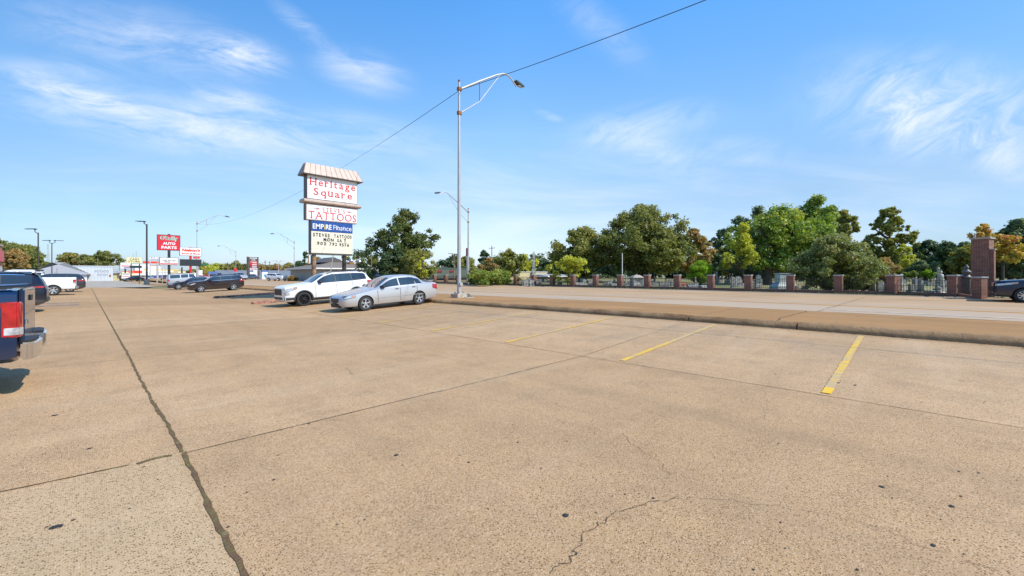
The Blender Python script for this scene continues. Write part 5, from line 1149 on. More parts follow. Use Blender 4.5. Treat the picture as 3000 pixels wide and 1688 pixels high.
# grey gabled roof, left
x, y = at(75, 92); bld('low house with wide pale grey shingle roof behind the parked pickups', x, y, 9.5, 13, 1.6, 'hip', 'whitepaint', 'greyshingle', 2.9, over=.7, name='house')
x, y = at(20, 75); bld('dark flat storefront with lime green band beside the brick corner', x-4, y, 8, 6, 2.5, 'flat', 'darkwall', 'darktrim', band=(1.3, 2.0, 'lime'), name='building') if False else None
x, y = at(15, 80); o = bld('dark low storefront with a pale green band beside the brick corner', x-3, y, 7.5, 8, 2.35, 'flat', 'screen', 'darktrim')
MB().box(-.05, 2.4, -.08, 0, 1.2, 1.9).build('green_band', plain('pale_green_panel', (.45, .6, .3), .6), o)
x, y = at(118, 135); o = bld('long low red fronted building left of the two far trees', x, y, 17, 10, 3.4, 'flat', 'tan', 'redpanel', zg=0, band=(2.2, 4.2, 'redpanel')); MB().box(1.5, 3, -.1, -.06, 2.7, 3.9).build('logo_sign', M['white'], o)
x, y = at(190, 105); bld('low cream building with grey roof beyond the white pickup', x-4, y, 14, 8, 1.9, 'gable', 'tan', 'greyshingle', .8)
# plaza with grey metal roofs across the road
def span(label, pxl, pxr, t, roofy, eavey, depth, roofm, wall, kind='gable', fascia='whitepaint', **kw):
    xa, ya = at(pxl, t); xb = faceX(pxr, ya); tr = onY(pxr, ya)[1]; g = H(xa, ya); 
    return bld(label, xa, ya, xb-xa, depth, zz(eavey, t)-g, kind, wall, roofm, zz(roofy, t)-zz(eavey, t), zg=g, fascia=fascia, **kw), xb-xa
o, w_ = span('long storefront with grey metal gable roof behind the plaza sign', 648, 776, 130, 791, 811, 14, 'greyroof', 'darkwall', band=(.2, 1.0, 'glass'))
o, w_ = span('second grey metal roofed storefront right of the plaza sign', 781, 893, 128, 791.5, 811, 14, 'greyroof', 'darkwall')
for k in range(7): MB().box(w_*(k+.2)/7, w_*(k+.7)/7, -.06, 0, .2, .95).build('shop_window', M['glass'], o)
# restaurant with vents
o, w_ = span('grey sided restaurant with brown hipped roof behind the tall sign', 928, 1092, 82, 758, 785, 15, 'shingle', 'siding', kind='hip', over=.9, wins=[(3.2, 4.2, .2, 1.9)])
g = o.location.z; t = 86
for px, py, s in ((1028, 764, 1.0), (1052, 766, 1.0)):
    X = faceX(px, o.location.y+3.5)-o.location.x; zq = zz(py, t)-g
    v_ = MB().box(X-.55, X+.55, 3.0, 4.1, zq-1.3, zq-.2).build('vent_curb', M['rust'], o); MB().lathe([(.38, -.2), (.40, .0), (.52, .15), (.45, .38), (.2, .5), (0, .52)], 16, 'z', (X, 3.5, zq)).build('exhaust_fan', M['alloy'], v_, smooth=50)
MB().frust((2.8, 8.0, 5, 10), zz(768, t)-g, (5.2, 5.6, 5, 10), zz(752, t)-g).build('dormer', M['brownmetal'], o)
for xx in (5.2, w_-2.0, w_-.3): MB().box(xx, xx+.25, -.5, -.25, 0, zz(785, 82)-g-.2).build('porch_column', M['whitepaint'], o)
# olive fascia building behind the brick fence
o, w_ = span('long olive metal building with dark storefront beyond the brick fence', 1236, 1460, 88, 783, 787, 18, 'teal', 'olive', kind='flat', fascia=None)
g = o.location.z; MB().box(-.2, w_+.2, -1.6, -.02, zz(816, 88)-g, zz(806, 88)-g).build('canopy', M['teal'], o); MB().box(.3, w_-.3, -.1, -.02, -.2, zz(816, 88)-g-.1).build('storefront', M['darkwall'], o)
for px in (1283, 1322): X = faceX(px, o.location.y)-o.location.x; MB().box(X-(1.0 if px < 1300 else .45), X+(1.0 if px < 1300 else .45), -.12, -.01, zz(798, 88)-g, zz(792, 88)-g).build('store_sign', M['darkredp'], o)
o, w_ = span('tan flat roofed building behind the white obelisk', 1478, 1603, 92, 795, 798, 14, 'capstone', 'tan', kind='flat', fascia=None)
o, w_ = span('small grey roofed house behind the yellow leaved sapling', 1604, 1680, 95, 803, 809, 9, 'greyshingle', 'brick', kind='gable', name='house')
# far strip down the road
for i, (a, c, t, ry, ey, rm, wm, lb) in enumerate(((395, 470, 260, 776, 779, 'orangered', 'whitepaint', 'white shop with an orange red roof band far down the street'), (500, 552, 200, 789, 793, 'greyshingle', 'tan', 'low tan building far down the street behind the reader board'), (540, 585, 160, 799, 803, 'bluegreyroof', 'darkwall', 'blue roofed building behind the red sign pole'), (586, 650, 150, 803, 807, 'whitepaint', 'redpanel', 'white roofed low building above the dark brown crossover'), (350, 400, 230, 793, 796, 'orangered', 'yellowboard', 'orange and yellow storefront far down the street'), (465, 515, 230, 795, 798, 'capstone', 'whitepaint', 'white storefront far beyond the reader board'))):
    M.setdefault('bluegreyroof', plain('blue_grey_roof', (.08, .11, .15), .5))
    span(lb, a, c, t, ry, ey, 10, rm, wm, kind='flat', fascia=None, band=(.2, 1.1, 'glass'))
# ice and water kiosk
x, y = at(768, 112); z = H(x, y); o = empty('vending_kiosk', (x, y, z), R(10), 'white water vending kiosk with a blue arrow and blue sign top', 'kiosk')
MB().box(0, 1.5, 0, 1.6, -.3, 1.95).build('cabin', M['white'], o, bevel=.08); MB().box(-.1, 1.7, .1, .5, 2.0, 2.45).build('sign_top', M['bluep'], o); MB().prism([(.55, .6), (.95, .6), (.95, 1.0), (1.15, 1.0), (.75, 1.5), (.35, 1.0), (.55, 1.0)], -.03, -.005).build('arrow_mark', plain('cyan_vinyl', (.02, .3, .5), .4), o)
# low green plastic bin like blocks near street: water tank skipped
# ================================================================== vegetation
def leaves(name, m, centers, radii, per, size, parent, seed, flat=1.0, tints=None, aniso=(1, 1, 1)):
    rng = np.random.default_rng(seed); C_ = np.array(centers, float); Rr = np.array(radii, float); n = len(C_)
    cnt = np.maximum(8, (per*(Rr/Rr.mean())**2)).astype(int); idx = np.repeat(np.arange(n), cnt); N = len(idx)
    d = rng.normal(size=(N, 3)); d /= np.linalg.norm(d, axis=1)[:, None]; rad = np.where(rng.random(N) < .35, np.minimum(np.abs(rng.normal(size=N))*.7, 1.25), rng.random(N)**0.42)
    c = C_[idx]+d*(Rr[idx]*rad)[:, None]*np.array(aniso)*np.array([1, 1, .8])
    nrm = d*0.7+rng.normal(size=(N, 3))*0.55+np.array([0, 0, .35]); nrm /= np.linalg.norm(nrm, axis=1)[:, None]
    r = rng.normal(size=(N, 3)); a = np.cross(nrm, r); a /= np.linalg.norm(a, axis=1)[:, None]; b = np.cross(nrm, a)
    s = size*(0.45+0.85*rng.random(N)); a *= s[:, None]; b *= (s*.62)[:, None]
    V = np.empty((N, 4, 3)); V[:, 0] = c-a; V[:, 1] = c-b*.9+a*.1; V[:, 2] = c+a; V[:, 3] = c+b
    me = bpy.data.meshes.new(name); me.vertices.add(4*N); me.vertices.foreach_set('co', V.reshape(-1)); me.loops.add(4*N); me.polygons.add(N)
    me.loops.foreach_set('vertex_index', np.arange(4*N, dtype=np.int32)); me.polygons.foreach_set('loop_start', np.arange(0, 4*N, 4, dtype=np.int32)); me.update(calc_edges=True)
    tc_ = (rng.random(n) if tints is None else np.array(tints))
    t = np.clip(tc_[idx]*.55+rng.random(N)*.5-.02, 0, 1); at_ = me.attributes.new('tint', 'FLOAT', 'POINT'); at_.data.foreach_set('value', np.repeat(t, 4).astype(np.float32))
    me.materials.append(m); me.update(); o = bpy.data.objects.new(name, me); COL.objects.link(o); o.parent = parent; return o
def tree(name, label, px, t, top, wpx, kind, bot=None, n=60, per=90, leaf=.28, seed=1, group=None, trunk=True, dens=1.0, egg=.5, lean=0, tr=None, bark='bark', stems=1, cat='tree', shape='round', zg=None, cw=.17, gap=.0, tops=None):
    """px centre, t distance ahead, top/bot pixel rows of the crown, wpx crown width in photo pixels"""
    X, Y = at(px, t); z = H(X, Y) if zg is None else zg; o = empty(name, (X, Y, z), 0, label, cat, group); rng = random.Random(seed)
    hw = wpx*1.1/2/F*t; gap = gap*.5; n = int(n*1.1); zt = zz(top, t)-z; zb = (zz(bot, t)-z) if bot else zt*.28; zb = max(0.05, zb); hc = zt-zb; cs = []; rs = []; tn = []
    R_ = cw*2*hw*.86; n = int(n*1.35)
    lob = [(rng.uniform(0, 6.28), rng.uniform(.6, 1.1)) for _ in range(5)]
    tries = 0
    while len(cs) < n and tries < n*60:
        tries += 1; u = rng.random(); a = rng.uniform(0, 2*math.pi)
        if shape == 'round': env = math.sin(math.pi*min(1, max(0, (u*.90+.08)))**(.9))**.6
        elif shape == 'egg': env = (.72+.28*math.sin(math.pi*min(1, u*1.3+.1))) if u < .5 else max(.15, (1-(u-.5)*1.75))**.8
        elif shape == 'cone': env = (1-u)**.75*.95+.08
        elif shape == 'vase': env = .45+.55*math.sin(math.pi*min(1, u*.75+.12))
        elif shape == 'box': env = 1.0 if u < .85 else .8
        elif shape == 'umbrella': env = .25 if u < .5 else math.sin(math.pi*(.35+.65*(u-.5)/.5))**.6
        env *= 1+.18*math.sin(a*2+lob[0][0])+.14*math.sin(a*3+u*5+lob[1][0])+.10*math.sin(u*9+lob[2][0])
        q = rng.random()**.4 if rng.random() < .75 else rng.random()
        r = max(0, hw*env*q-R_*.45)
        cx_ = math.cos(a)*r; cy_ = math.sin(a)*r; cz = zb+R_*.4+(hc-R_*.9)*u
        if gap and math.sin(a*3+u*7+lob[3][0])+math.sin(u*13+a)*.6 > 1.3-gap: continue
        if any((cx_-c[0])**2+(cy_-c[1])**2+(cz-c[2])**2 < (R_*.5)**2 for c in cs): 
            if rng.random() < .8: continue
        cs.append((cx_+lean*u, cy_-lean*u, cz)); rs.append(R_*rng.uniform(.4, .95)); tn.append(min(1, max(0, .45*(u)+.55*rng.random())))
    leaves('crown', LEAF[kind], cs, rs, per*dens*1.25, leaf*.85, o, seed, tints=tn)
    if trunk:
        tr = tr or hw*.075+.06; mb = MB(); top_ = (0, 0, zb+hc*.55)
        for k in range(stems):
            ox, oy = (0, 0) if stems == 1 else (math.cos(k*2.4)*.12*hw, math.sin(k*2.4)*.12*hw)
            mb.tube([(ox, oy, -.3), (ox, oy, .1), (ox*1.6+rng.uniform(-.1, .1), oy*1.6, zb+.1*hc), (ox*2.5+lean*.3, oy*2.5-lean*.3, zb+hc*.6)], [tr*1.35, tr, tr*.8, tr*.3], 8)
        far_ = sorted(range(len(cs)), key=lambda i: -math.hypot(cs[i][0], cs[i][1])*rng.uniform(.5, 1))[:min(len(cs), 16)]
        for i in far_:
            c = cs[i]; zs = max(zb*.9, min(zb+hc*.5, c[2]-math.hypot(c[0], c[1])*rng.uniform(.5, 1.0)))
            mb.tube([(0, 0, zs), (c[0]*.45, c[1]*.45, zs+(c[2]-zs)*.35), (c[0], c[1], c[2])], [tr*.42, tr*.28, tr*.08], 5)
        for i in rng.sample(range(len(cs)), min(len(cs), 24)):
            c = cs[i]; l = math.hypot(c[0], c[1])+.01; s_ = rs[i]*rng.uniform(.8, 1.15); up_ = rng.uniform(.1, 1.0)
            mb.tube([(c[0]*.8, c[1]*.8, c[2]-rs[i]*.5), (c[0]+c[0]/l*s_*.8, c[1]+c[1]/l*s_*.8, c[2]+s_*up_)], [tr*.10, tr*.03], 4)
        mb.build('trunk', M[bark], o, smooth=60)
    return o
T = tree
# street side tree between the sign and the near light, with its skirts
T('oak_tree', 'tall dark green oak standing alone between the shopping sign and the nearest street light', 1184, 66, 606, 172, 'oakdark', 806, 95, 120, .22, 11, dens=1.1, cw=.12, gap=.05, tr=.42, shape='egg')
T('evergreen_bush', 'dark evergreen bushes massed under the lone oak on its left', 1128, 62, 712, 130, 'dark', 822, 34, 130, .20, 12, trunk=False, cat='bush', shape='box')
T('bush', 'dusty olive bush with yellow leaves under the right side of the lone oak', 1225, 60, 722, 118, 'olive', 822, 34, 110, .18, 13, cat='bush', stems=3, gap=.2)
T('bush', 'small yellow leaved shrub against the brick fence beside the silver sedan tail', 1238, 56, 752, 52, 'yellow', 826, 12, 90, .16, 14, cat='bush', stems=3)
# trees at the back between lone oak and the large tree
for i, a in enumerate(((1325, 120, 741, 95, 'dark', 'dark tree beyond the olive building, left of the street light'), (1365, 112, 748, 80, 'olive', 'rusty olive tree right behind the nearest street light pole'), (1418, 118, 731, 40, 'dark', 'umbrella shaped pine rising above the tree line'), (1455, 105, 750, 100, 'bluegreen', 'blue green tree right of the umbrella pine'), (1492, 78, 729, 95, 'olive', 'loose willowy olive tree behind the hedge'), (1535, 100, 745, 80, 'yellow', 'yellow and orange tree left of the white obelisk'), (1560, 112, 739, 110, 'bluegreen', 'broad dark tree behind the white obelisk'), (1590, 130, 765, 60, 'bluegreen', 'low round tree sloping right of the obelisk'), (1626, 120, 763, 60, 'bluegreen', 'distant green tree left of the yellow leaved sapling'))):
    T('tree', a[5], a[0], a[1], a[2], a[3], a[4], 812, 30, 80, .34, 20+i, shape='umbrella' if 'umbrella' in a[5] else 'round', tr=.2)
T('hedge', 'vine covered green hedge over the iron fence right of the nearest street light', 1438, 50.5, 790, 140, 'ivy', 842, 46, 130, .14, 31, trunk=False, cat='hedge', shape='box', cw=.13)
T('hedge', 'yellow and brown leaning shrub at the left end of the hedge', 1385, 52, 782, 40, 'olive', 840, 12, 90, .14, 32, cat='hedge', stems=2)
T('bush', 'brown leaved thin tree growing out of the hedge', 1432, 56, 752, 64, 'rust', 812, 20, 60, .18, 33, gap=.4, cat='bush')
T('hedge', 'narrow leafy clump on the fence right of the hedge', 1512, 48.3, 803, 26, 'ivy', 840, 10, 110, .13, 34, trunk=False, cat='hedge', shape='box')
T('sapling', 'yellow and lime leaved sapling leaning over the brick fence', 1672, 43.6, 748, 108, 'yellow', 828, 26, 70, .15, 35, stems=4, gap=.25, tr=.05, shape='vase')
# cemetery trees
T('oak_tree', 'dense green oak with orange tinged top left of the largest tree', 1700, 66, 664, 165, 'olive', 812, 75, 120, .26, 41, cw=.14)
T('oak_tree', 'largest tree, broad domed oak in the middle of the cemetery', 1880, 62, 595, 258, 'oak', 800, 150, 130, .24, 42, cw=.115, tr=.5, gap=.08)
T('oak_tree', 'lower spreading limb tree filling the right flank of the largest oak', 1945, 58, 670, 130, 'olive', 806, 50, 110, .24, 43, cw=.16, trunk=False)
T('tree', 'orange tinged tree right of the largest oak', 2035, 62, 668, 105, 'rust', 800, 44, 110, .24, 44)
T('juniper', 'bright green rounded juniper behind the iron fence', 2052, 47, 762, 68, 'lime', 830, 50, 240, .07, 45, cat='bush', tr=.16, shape='round', cw=.2)
for i, a in enumerate(((2105, 95, 668, 80, 'bluegreen', 'hazy blue green tree right of the orange tinged tree'), (2135, 85, 700, 70, 'olive', 'open yellow green tree with slim trunk behind the juniper'), (2165, 80, 628, 100, 'bluegreen', 'thin blue green tree left of the maple'), (2222, 78, 603, 110, 'bluegreen', 'dark round topped tree behind the maple'), (2210, 88, 720, 120, 'dark', 'deep shade tree low behind the left gravestones'), (2440, 70, 600, 110, 'olive', 'yellow green tree behind right of the maple'), (2330, 75, 660, 130, 'bluegreen', 'dark background tree behind the maple trunk'), (2478, 62, 612, 80, 'olive', 'slender olive tree peeking above the crape myrtle'), (2545, 75, 690, 60, 'bluegreen', 'dark tree between crape myrtle and sweetgum'))):
    T('tree', a[5], a[0], a[1], a[2], a[3], a[4], 806, 40, 90, .30, 50+i, gap=.25)
m_ = T('maple_tree', 'bright green maple with thick dark trunk and bare low limbs', 2290, 48, 600, 250, 'maple', 796, 120, 120, .20, 61, cw=.12, tr=.01, gap=.22)
T('maple_tree', 'upright bright green maple top leaning right above the crape myrtle', 2368, 50, 572, 135, 'maple', 740, 55, 110, .20, 62, cw=.16, tr=.25, lean=.8)
T('maple_tree', 'yellow green young maple left of the thick dark trunk', 2178, 46, 640, 95, 'yellow', 790, 40, 80, .18, 63, cw=.17, shape='cone', tr=.12)
x, y = at(2248, 47); g = H(x, y); mt = empty('shade_tree', (x, y, g), 0, 'thick dark leaning trunk with bare limbs in the shade of the maple', 'tree')
mb = MB(); mb.tube([(0,0,-.3), (0,0,.4), (.0,.05,2.5), (.1,.0,4.6), (.35,-.2,6.5)], [.75, .48, .40, .33, .16], 12)
for p, q, rr_ in (((0,0,3.9), (2.2,-2.2,6.1), .15), ((0,0,3.1), (1.7,-1.7,3.2), .13), ((0,0,3.3), (-1.0,1.2,3.7), .12), ((0,0,1.9), (1.6,-1.7,1.0), .12), ((.1,0,4.6), (-.5,.6,6.6), .13), ((0,0,3.4), (1.3,-1.4,4.0), .10)):
    mid = [(a+b_)/2 for a, b_ in zip(p, q)]; mid[2] += .15; mb.tube([p, mid, q], [rr_*1.2, rr_, rr_*.4], 7)
mb.build('trunk', M['bark'], mt, smooth=60)
T('crape_myrtle', 'huge spreading crape myrtle bush leaning over the brick fence', 2448, 31.2, 684, 225, 'myrtle', 850, 190, 120, .105, 71, cat='bush', stems=7, cw=.10, tr=.06, gap=.3)
T('crape_myrtle', 'lower brown flowered lobe of myrtle left of the corner pillar', 2590, 35, 752, 90, 'rust', 826, 30, 110, .09, 72, cat='bush', stems=3)
T('bush', 'green leafy shrub at the foot of the crape myrtle behind the fence bars', 2535, 31.5, 792, 66, 'myrtle', 856, 24, 110, .08, 73, cat='bush', trunk=False)
T('sweetgum_tree', 'tall sweetgum with reddish top left of the dark evergreens', 2606, 56, 604, 112, 'olive', 796, 120, 90, .20, 74, gap=.15, cw=.095, shape='egg')
T('tree', 'yellow green lower branches of a tree below the sweetgum', 2650, 52, 712, 60, 'yellow', 800, 20, 70, .18, 75)
for i, a in enumerate(((2712, 64, 700, 110, 'dark', 'rounded dark evergreen right of the sweetgum'), (2775, 58, 708, 100, 'dark', 'deep shaded evergreen behind the grave statues'), (2830, 62, 705, 70, 'bluegreen', 'grey green tree left of the brick gate tower'), (2838, 48, 716, 80, 'olive', 'brown and yellow tree touching the brick gate tower'), (2960, 50, 660, 120, 'dark', 'dark evergreen behind the orange maple'), (2985, 46, 640, 90, 'bluegreen', 'tall evergreen at the right edge of the photo'), (2935, 60, 730, 110, 'bluegreen', 'low dark tree below the orange maple'))):
    T('evergreen_tree', a[5], a[0], a[1], a[2], a[3], a[4], 812, 50, 100, .24, 80+i)
T('maple_tree', 'orange and red autumn maple right of the brick gate tower', 2938, 42, 686, 90, 'orange', 770, 42, 110, .15, 91, tr=.12)
T('maple_tree', 'thin orange topped tree rising behind the brick gate tower', 2878, 44, 650, 70, 'orange', 760, 22, 60, .15, 92, gap=.3, tr=.1)
T('bush', 'pale feathery shrub beyond the gravestones', 2700, 47, 762, 76, 'bluegreen', 806, 26, 110, .12, 93, cat='bush', trunk=False)
T('bush', 'bright green clipped shrub left of the white grave column', 2722, 45, 790, 36, 'lime', 815, 14, 110, .09, 94, cat='bush', trunk=False)
T('bush', 'green low shrub beyond the corner pillar', 2672, 46, 792, 50, 'ivy', 815, 14, 110, .1, 95, cat='bush', trunk=False)
# a back row closing the cemetery, many alike
for i in range(16):
    px = 1640+i*88+random.uniform(-15, 15)
    T('tree', 'background tree standing %s from the left in the back row of the cemetery' % ['first','second','third','fourth','fifth','sixth','seventh','eighth','ninth','tenth','eleventh','twelfth','thirteenth','fourteenth','fifteenth','sixteenth'][i], px, random.uniform(98, 112), random.uniform(722, 745), 120, random.choice(['bluegreen', 'dark', 'olive', 'dark']), 811, 26, 70, .42, 120+i, group='back row of cemetery trees')
wd = empty('shade_undergrowth', (0, 0, 0)); rng_ = random.Random(3); cs = []; rs = []
for i in range(190):
    px = rng_.uniform(1600, 3120); t = rng_.uniform(104, 122); x, y = at(px, t); cs.append((x, y, zz(rng_.uniform(775, 812), t))); rs.append(rng_.uniform(1.6, 3.0))
wo = leaves('shade_undergrowth', LEAF['dark'], cs, rs, 90, .5, None, 77); bpy.data.objects.remove(wd); tag(wo, 'undergrowth made dark for the shade under the trees, closing the far side of the cemetery', kind='stuff')  # dark leaf mass added to stand in for the shade band under the trees
# far left hills and town trees
for i, a in enumerate(((-20, 105, 690, 90, 'oak'), (35, 112, 706, 110, 'oak'), (80, 118, 715, 80, 'oak'), (45, 100, 728, 60, 'rust'), (110, 150, 760, 60, 'oak'))):
    T('tree', ['green tree crowning the hill at the left edge', 'broad tree on the hill beyond the brick corner', 'tree at the right shoulder of the left hill', 'bare brownish tree in front of the left hill', 'low tree at the foot of the left hill'][i], *a, 800, 60, 90, .38, 160+i)
for i, a in enumerate(((205, 150, 738, 72, 'oak'), (248, 150, 743, 52, 'oak'), (304, 145, 731, 78, 'oak'))):
    T('tree', ['left tree of the far pair beyond the red fronted building', 'small tree between the two far trees', 'right and rounder tree of the far pair above the metal building'][i], *a, 785, 34, 90, .42, 170+i)
lab = ['first','second','third','fourth','fifth','sixth','seventh','eighth','ninth','tenth','eleventh']
for i in range(11):
    px = 600+i*31; T('tree', '%s tree from the left in the wooded ridge above the plaza roofs' % lab[i], px, random.uniform(165, 190), random.uniform(764, 776) if i != 3 else 762, 60, ['oak', 'yellow', 'olive', 'oak', 'dark', 'rust', 'olive', 'rust', 'olive', 'dark', 'oak'][i], 806, 22, 60, .5, 180+i, group='wooded ridge above the plaza')
for i, a in enumerate(((560, 140, 784, 34, 'oak'), (628, 140, 779, 66, 'yellow'), (901, 92, 775, 42, 'rust'), (893, 105, 737, 26, 'dark'), (930, 125, 752, 60, 'rust'), (965, 120, 762, 70, 'olive'), (1008, 125, 748, 60, 'oak'), (1060, 120, 740, 60, 'oak'), (858, 86, 808, 26, 'rust'), (1100, 100, 745, 60, 'olive'))):
    T('tree', ['dark small tree right of the reader board', 'yellow green bush on the slope left of the plaza sign', 'rust coloured round tree beside the left post of the tall sign', 'thin dark tree beside the hidden white sign box', 'reddish tree behind the left sign post', 'olive tree between the sign posts', 'green tree behind the restaurant roof ridge', 'tall thin tree behind the restaurant vents', 'small brown shrub by the thin street light', 'tree at the restaurant right end'][i], *a, 822 if a[2] > 770 else 800, 18, 80, .28, 200+i, gap=.2, cat='tree' if a[2] < 790 else 'bush')
# ================================================================== cemetery fence
ordn = ['first','second','third','fourth','fifth','sixth','seventh','eighth','ninth','tenth','eleventh','twelfth','thirteenth','fourteenth','fifteenth','sixteenth','seventeenth','eighteenth','nineteenth','twentieth']
FX0 = 34.8
def gfz(x, y): return H(x, y)-.03
def pillar(x, y, rz, label, w_=.45, h=1.27, name='brick_post', group='brick posts of the cemetery fence', dark=False):
    z = gfz(x, y); o = empty(name, (x, y, z), rz, label, 'fence post', group); a = w_/2
    mb = MB(); mb.box(-a, a, -a, a, -.2, h-.08); mb.box(-a-.02, a+.02, -a-.02, a+.02, -.2, .16); mb.build('shaft', M['brick'], o)
    MB().box(-a-.035, a+.035, -a-.035, a+.035, h-.08, h).build('cap', M['capstone'], o, bevel=.012); return o
def panel(p0, p1, label, i):
    dx, dy = p1[0]-p0[0], p1[1]-p0[1]; Lh = math.hypot(dx, dy); ux, uy = dx/Lh, dy/Lh; g = .225
    x0, y0 = p0[0]+ux*g, p0[1]+uy*g; Lh -= 2*g; z = gfz(x0, y0); dz = gfz(p1[0], p1[1])-z
    o = empty('fence_panel', (x0, y0, z), math.atan2(dy, dx), label, 'fence', 'iron fence panels between brick pillars'); o.rotation_euler = (0, -math.atan2(dz, Lh), math.atan2(dy, dx))
    MB().box(0, Lh, -.10, .10, -.25, .24).build('base_wall', M['brick'], o)
    mb = MB(); n = int(Lh/.125)
    for k in range(1, n): xx = Lh*k/n; hh = 1.10 if k % 2 else 1.04; mb.box(xx-.0085, xx+.0085, -.0085, .0085, .24, hh)
    for zr in (.33, .62, .95): mb.box(0, Lh, -.012, .012, zr-.012, zr+.012)
    mb.build('railing', M['iron'], o); return o
pts = [(FX0, 1.12+2.68*k) for k in range(24)]
for k, p in enumerate(pts):
    pillar(p[0], p[1], R(-33) if k == 0 else 0, ('brick corner pillar, %s' if k == 0 else '%s brick pillar counted leftwards from the brick corner pillar') % ('where the fence bends towards the gate tower' if k == 0 else ordn[k-1] if k <= 20 else 'last'), .50 if k == 0 else .45) if k < 21 else None
for k in range(len(pts)-1):
    if k < 20: panel(pts[k], pts[k+1], '%s iron fence panel counted leftwards from the brick corner pillar' % ordn[k], k)
# the fence bends to the gate tower
g1 = (34.0, -1.44); g2 = (33.0, -2.30)
ang = math.atan2(g1[1]-pts[0][1], g1[0]-pts[0][0])
pillar(g1[0], g1[1], R(-36), 'brick pillar just left of the dark statue column near the gate tower', .44)
pillar(g2[0], g2[1], R(-36), 'brick pillar standing against the foot of the gate tower', .40)
panel(pts[0], g1, 'iron fence panel bending from the corner pillar towards the gate', 0); panel(g1, g2, 'short iron fence panel beside the gate tower', 1)
xt, yt = at(2878, 23.6); zt = H(xt, yt); rz = ang+R(90)
o = empty('gate_tower', (xt, yt, zt), rz, 'tall red brick gate tower with stone cap right of the fence', 'tower')
ht = zz(700, 23.2)-zt
MB().box(-.40, .40, -.35, .35, -.3, ht).build('main_shaft', M['brick'], o); MB().box(-.46, .46, -.41, .41, ht, ht+.09).build('cap', M['concrete'], o, bevel=.01)
MB().box(-.34, -.08, -.52, -.352, -.3, ht-.62).build('buttress', M['brick'], o); MB().box(-.38, -.04, -.56, -.352, ht-.62, ht-.56).build('buttress_cap', M['concrete'], o, bevel=.01)
MB().tube([(-.35, .2, ht+.09), (-.35, .2, ht+.3)], .03, 6).build('vent_pipe', M['steel'], o)
# statue column between pillars
x, y = at(2832, 23.1); z = H(x, y); o = empty('monument', (x, y, z), rz, 'dark stone column with carved urn beside the gate tower', 'monument')
MB().box(-.24, .24, -.24, .24, -.1, .14).build('plinth', M['screen'], o, bevel=.02); MB().box(-.15, .15, -.15, .15, .14, 1.05).build('column', M['darkstone'], o, bevel=.02)
MB().lathe([(.0, 0), (.22, 0), (.24, .05), (.16, .12), (.12, .18), (.19, .28), (.20, .36), (.10, .46), (.06, .50), (.11, .56), (.09, .64), (.03, .72), (0, .78)], 14, 'z', (0, 0, 1.05)).build('urn', M['darkstone'], o, smooth=50)
# ================================================================== gravestones
def gp2(px, t): x, y = at(px, t); return x, y, H(x, y)-.02
def stone(kind, px, t, h, w_, label, m='granite', group=None, rz=None, d=.22):
    x, y, z = gp2(px, t); rz = R(-45+random.uniform(-12, 12)) if rz is None else rz; a = w_/2
    o = empty('gravestone' if kind not in ('obelisk', 'tomb', 'column') else 'monument', (x, y, z), rz, label, 'gravestone' if kind not in ('obelisk', 'tomb', 'column') else 'monument', group); mm = M[m]
    if kind == 'round':
        MB().box(-a*1.2, a*1.2, -d*.8, d*.8, -.1, .16).build('base', mm, o, bevel=.01)
        pr = [(-a, .16), (a, .16), (a, h*.82)]+[(a*math.cos(q), h*.82+h*.18*math.sin(q)) for q in (.5, 1.0, 1.57, 2.1, 2.6)]+[(-a, h*.82)]; MB().prism(pr, -d/2, d/2).build('slab', mm, o, bevel=.01)
    elif kind == 'block': MB().box(-a*1.12, a*1.12, -d, d, -.1, .15).build('base', mm, o, bevel=.01); MB().box(-a, a, -d*.6, d*.6, .15, h).build('slab', mm, o, bevel=.03)
    elif kind == 'bevel': MB().prism([(-d*1.2, -.1), (d*1.2, -.1), (d*1.2, h*.8), (d*.4, h), (-d*.9, h*.7)], -a, a, 'x').build('slab', mm, o, bevel=.02)
    elif kind == 'obelisk':
        MB().box(-a*1.7, a*1.7, -a*1.7, a*1.7, -.1, h*.12).build('base', mm, o, bevel=.01); s = MB(); s.frust((-a, a, -a, a), h*.12, (-a*.62, a*.62, -a*.62, a*.62), h*.94); s.frust((-a*.62, a*.62, -a*.62, a*.62), h*.94, (-.01, .01, -.01, .01), h); s.build('shaft', mm, o)
    elif kind == 'column':
        MB().box(-a*1.8, a*1.8, -a*1.8, a*1.8, -.1, .2).build('base', mm, o, bevel=.01); MB().box(-a*1.1, a*1.1, -a*1.1, a*1.1, .2, h*.45).build('pedestal', mm, o, bevel=.01)
        MB().lathe([(a*.9, h*.45), (a*.7, h*.5), (a*.6, h*.9), (a*.85, h*.93), (a*.5, h*.97), (0, h)], 12).build('shaft', mm, o, smooth=50)
    return o
x, y, z = gp2(1564, 54); o = empty('monument', (x, y, z), R(-45), 'tall white marble obelisk rising above the brick fence', 'monument'); hb = zz(736, 54)-z
s = MB(); s.frust((-.24, .24, -.24, .24), .9, (-.13, .13, -.13, .13), hb-.25); s.frust((-.13, .13, -.13, .13), hb-.25, (-.01, .01, -.01, .01), hb); s.build('shaft', M['marble'], o); MB().box(-.36, .36, -.36, .36, -.1, .9).build('base', M['marble'], o, bevel=.02)
x, y, z = gp2(1865, 41); o = empty('tomb', (x, y, z), R(-40), 'square weathered tomb with mossy pyramid roof behind the fence', 'tomb')
MB().box(-.62, .62, -.62, .62, -.1, .18).build('base', M['marble'], o, bevel=.02); MB().box(-.44, .44, -.44, .44, .18, .95).build('body', M['marble'], o, bevel=.02)
for a in (-1, 1):
    for c in (-1, 1): MB().box(a*.45-.05, a*.45+.05, c*.45-.05, c*.45+.05, .18, .95).build('corner_column', M['capstone'], o, bevel=.01)
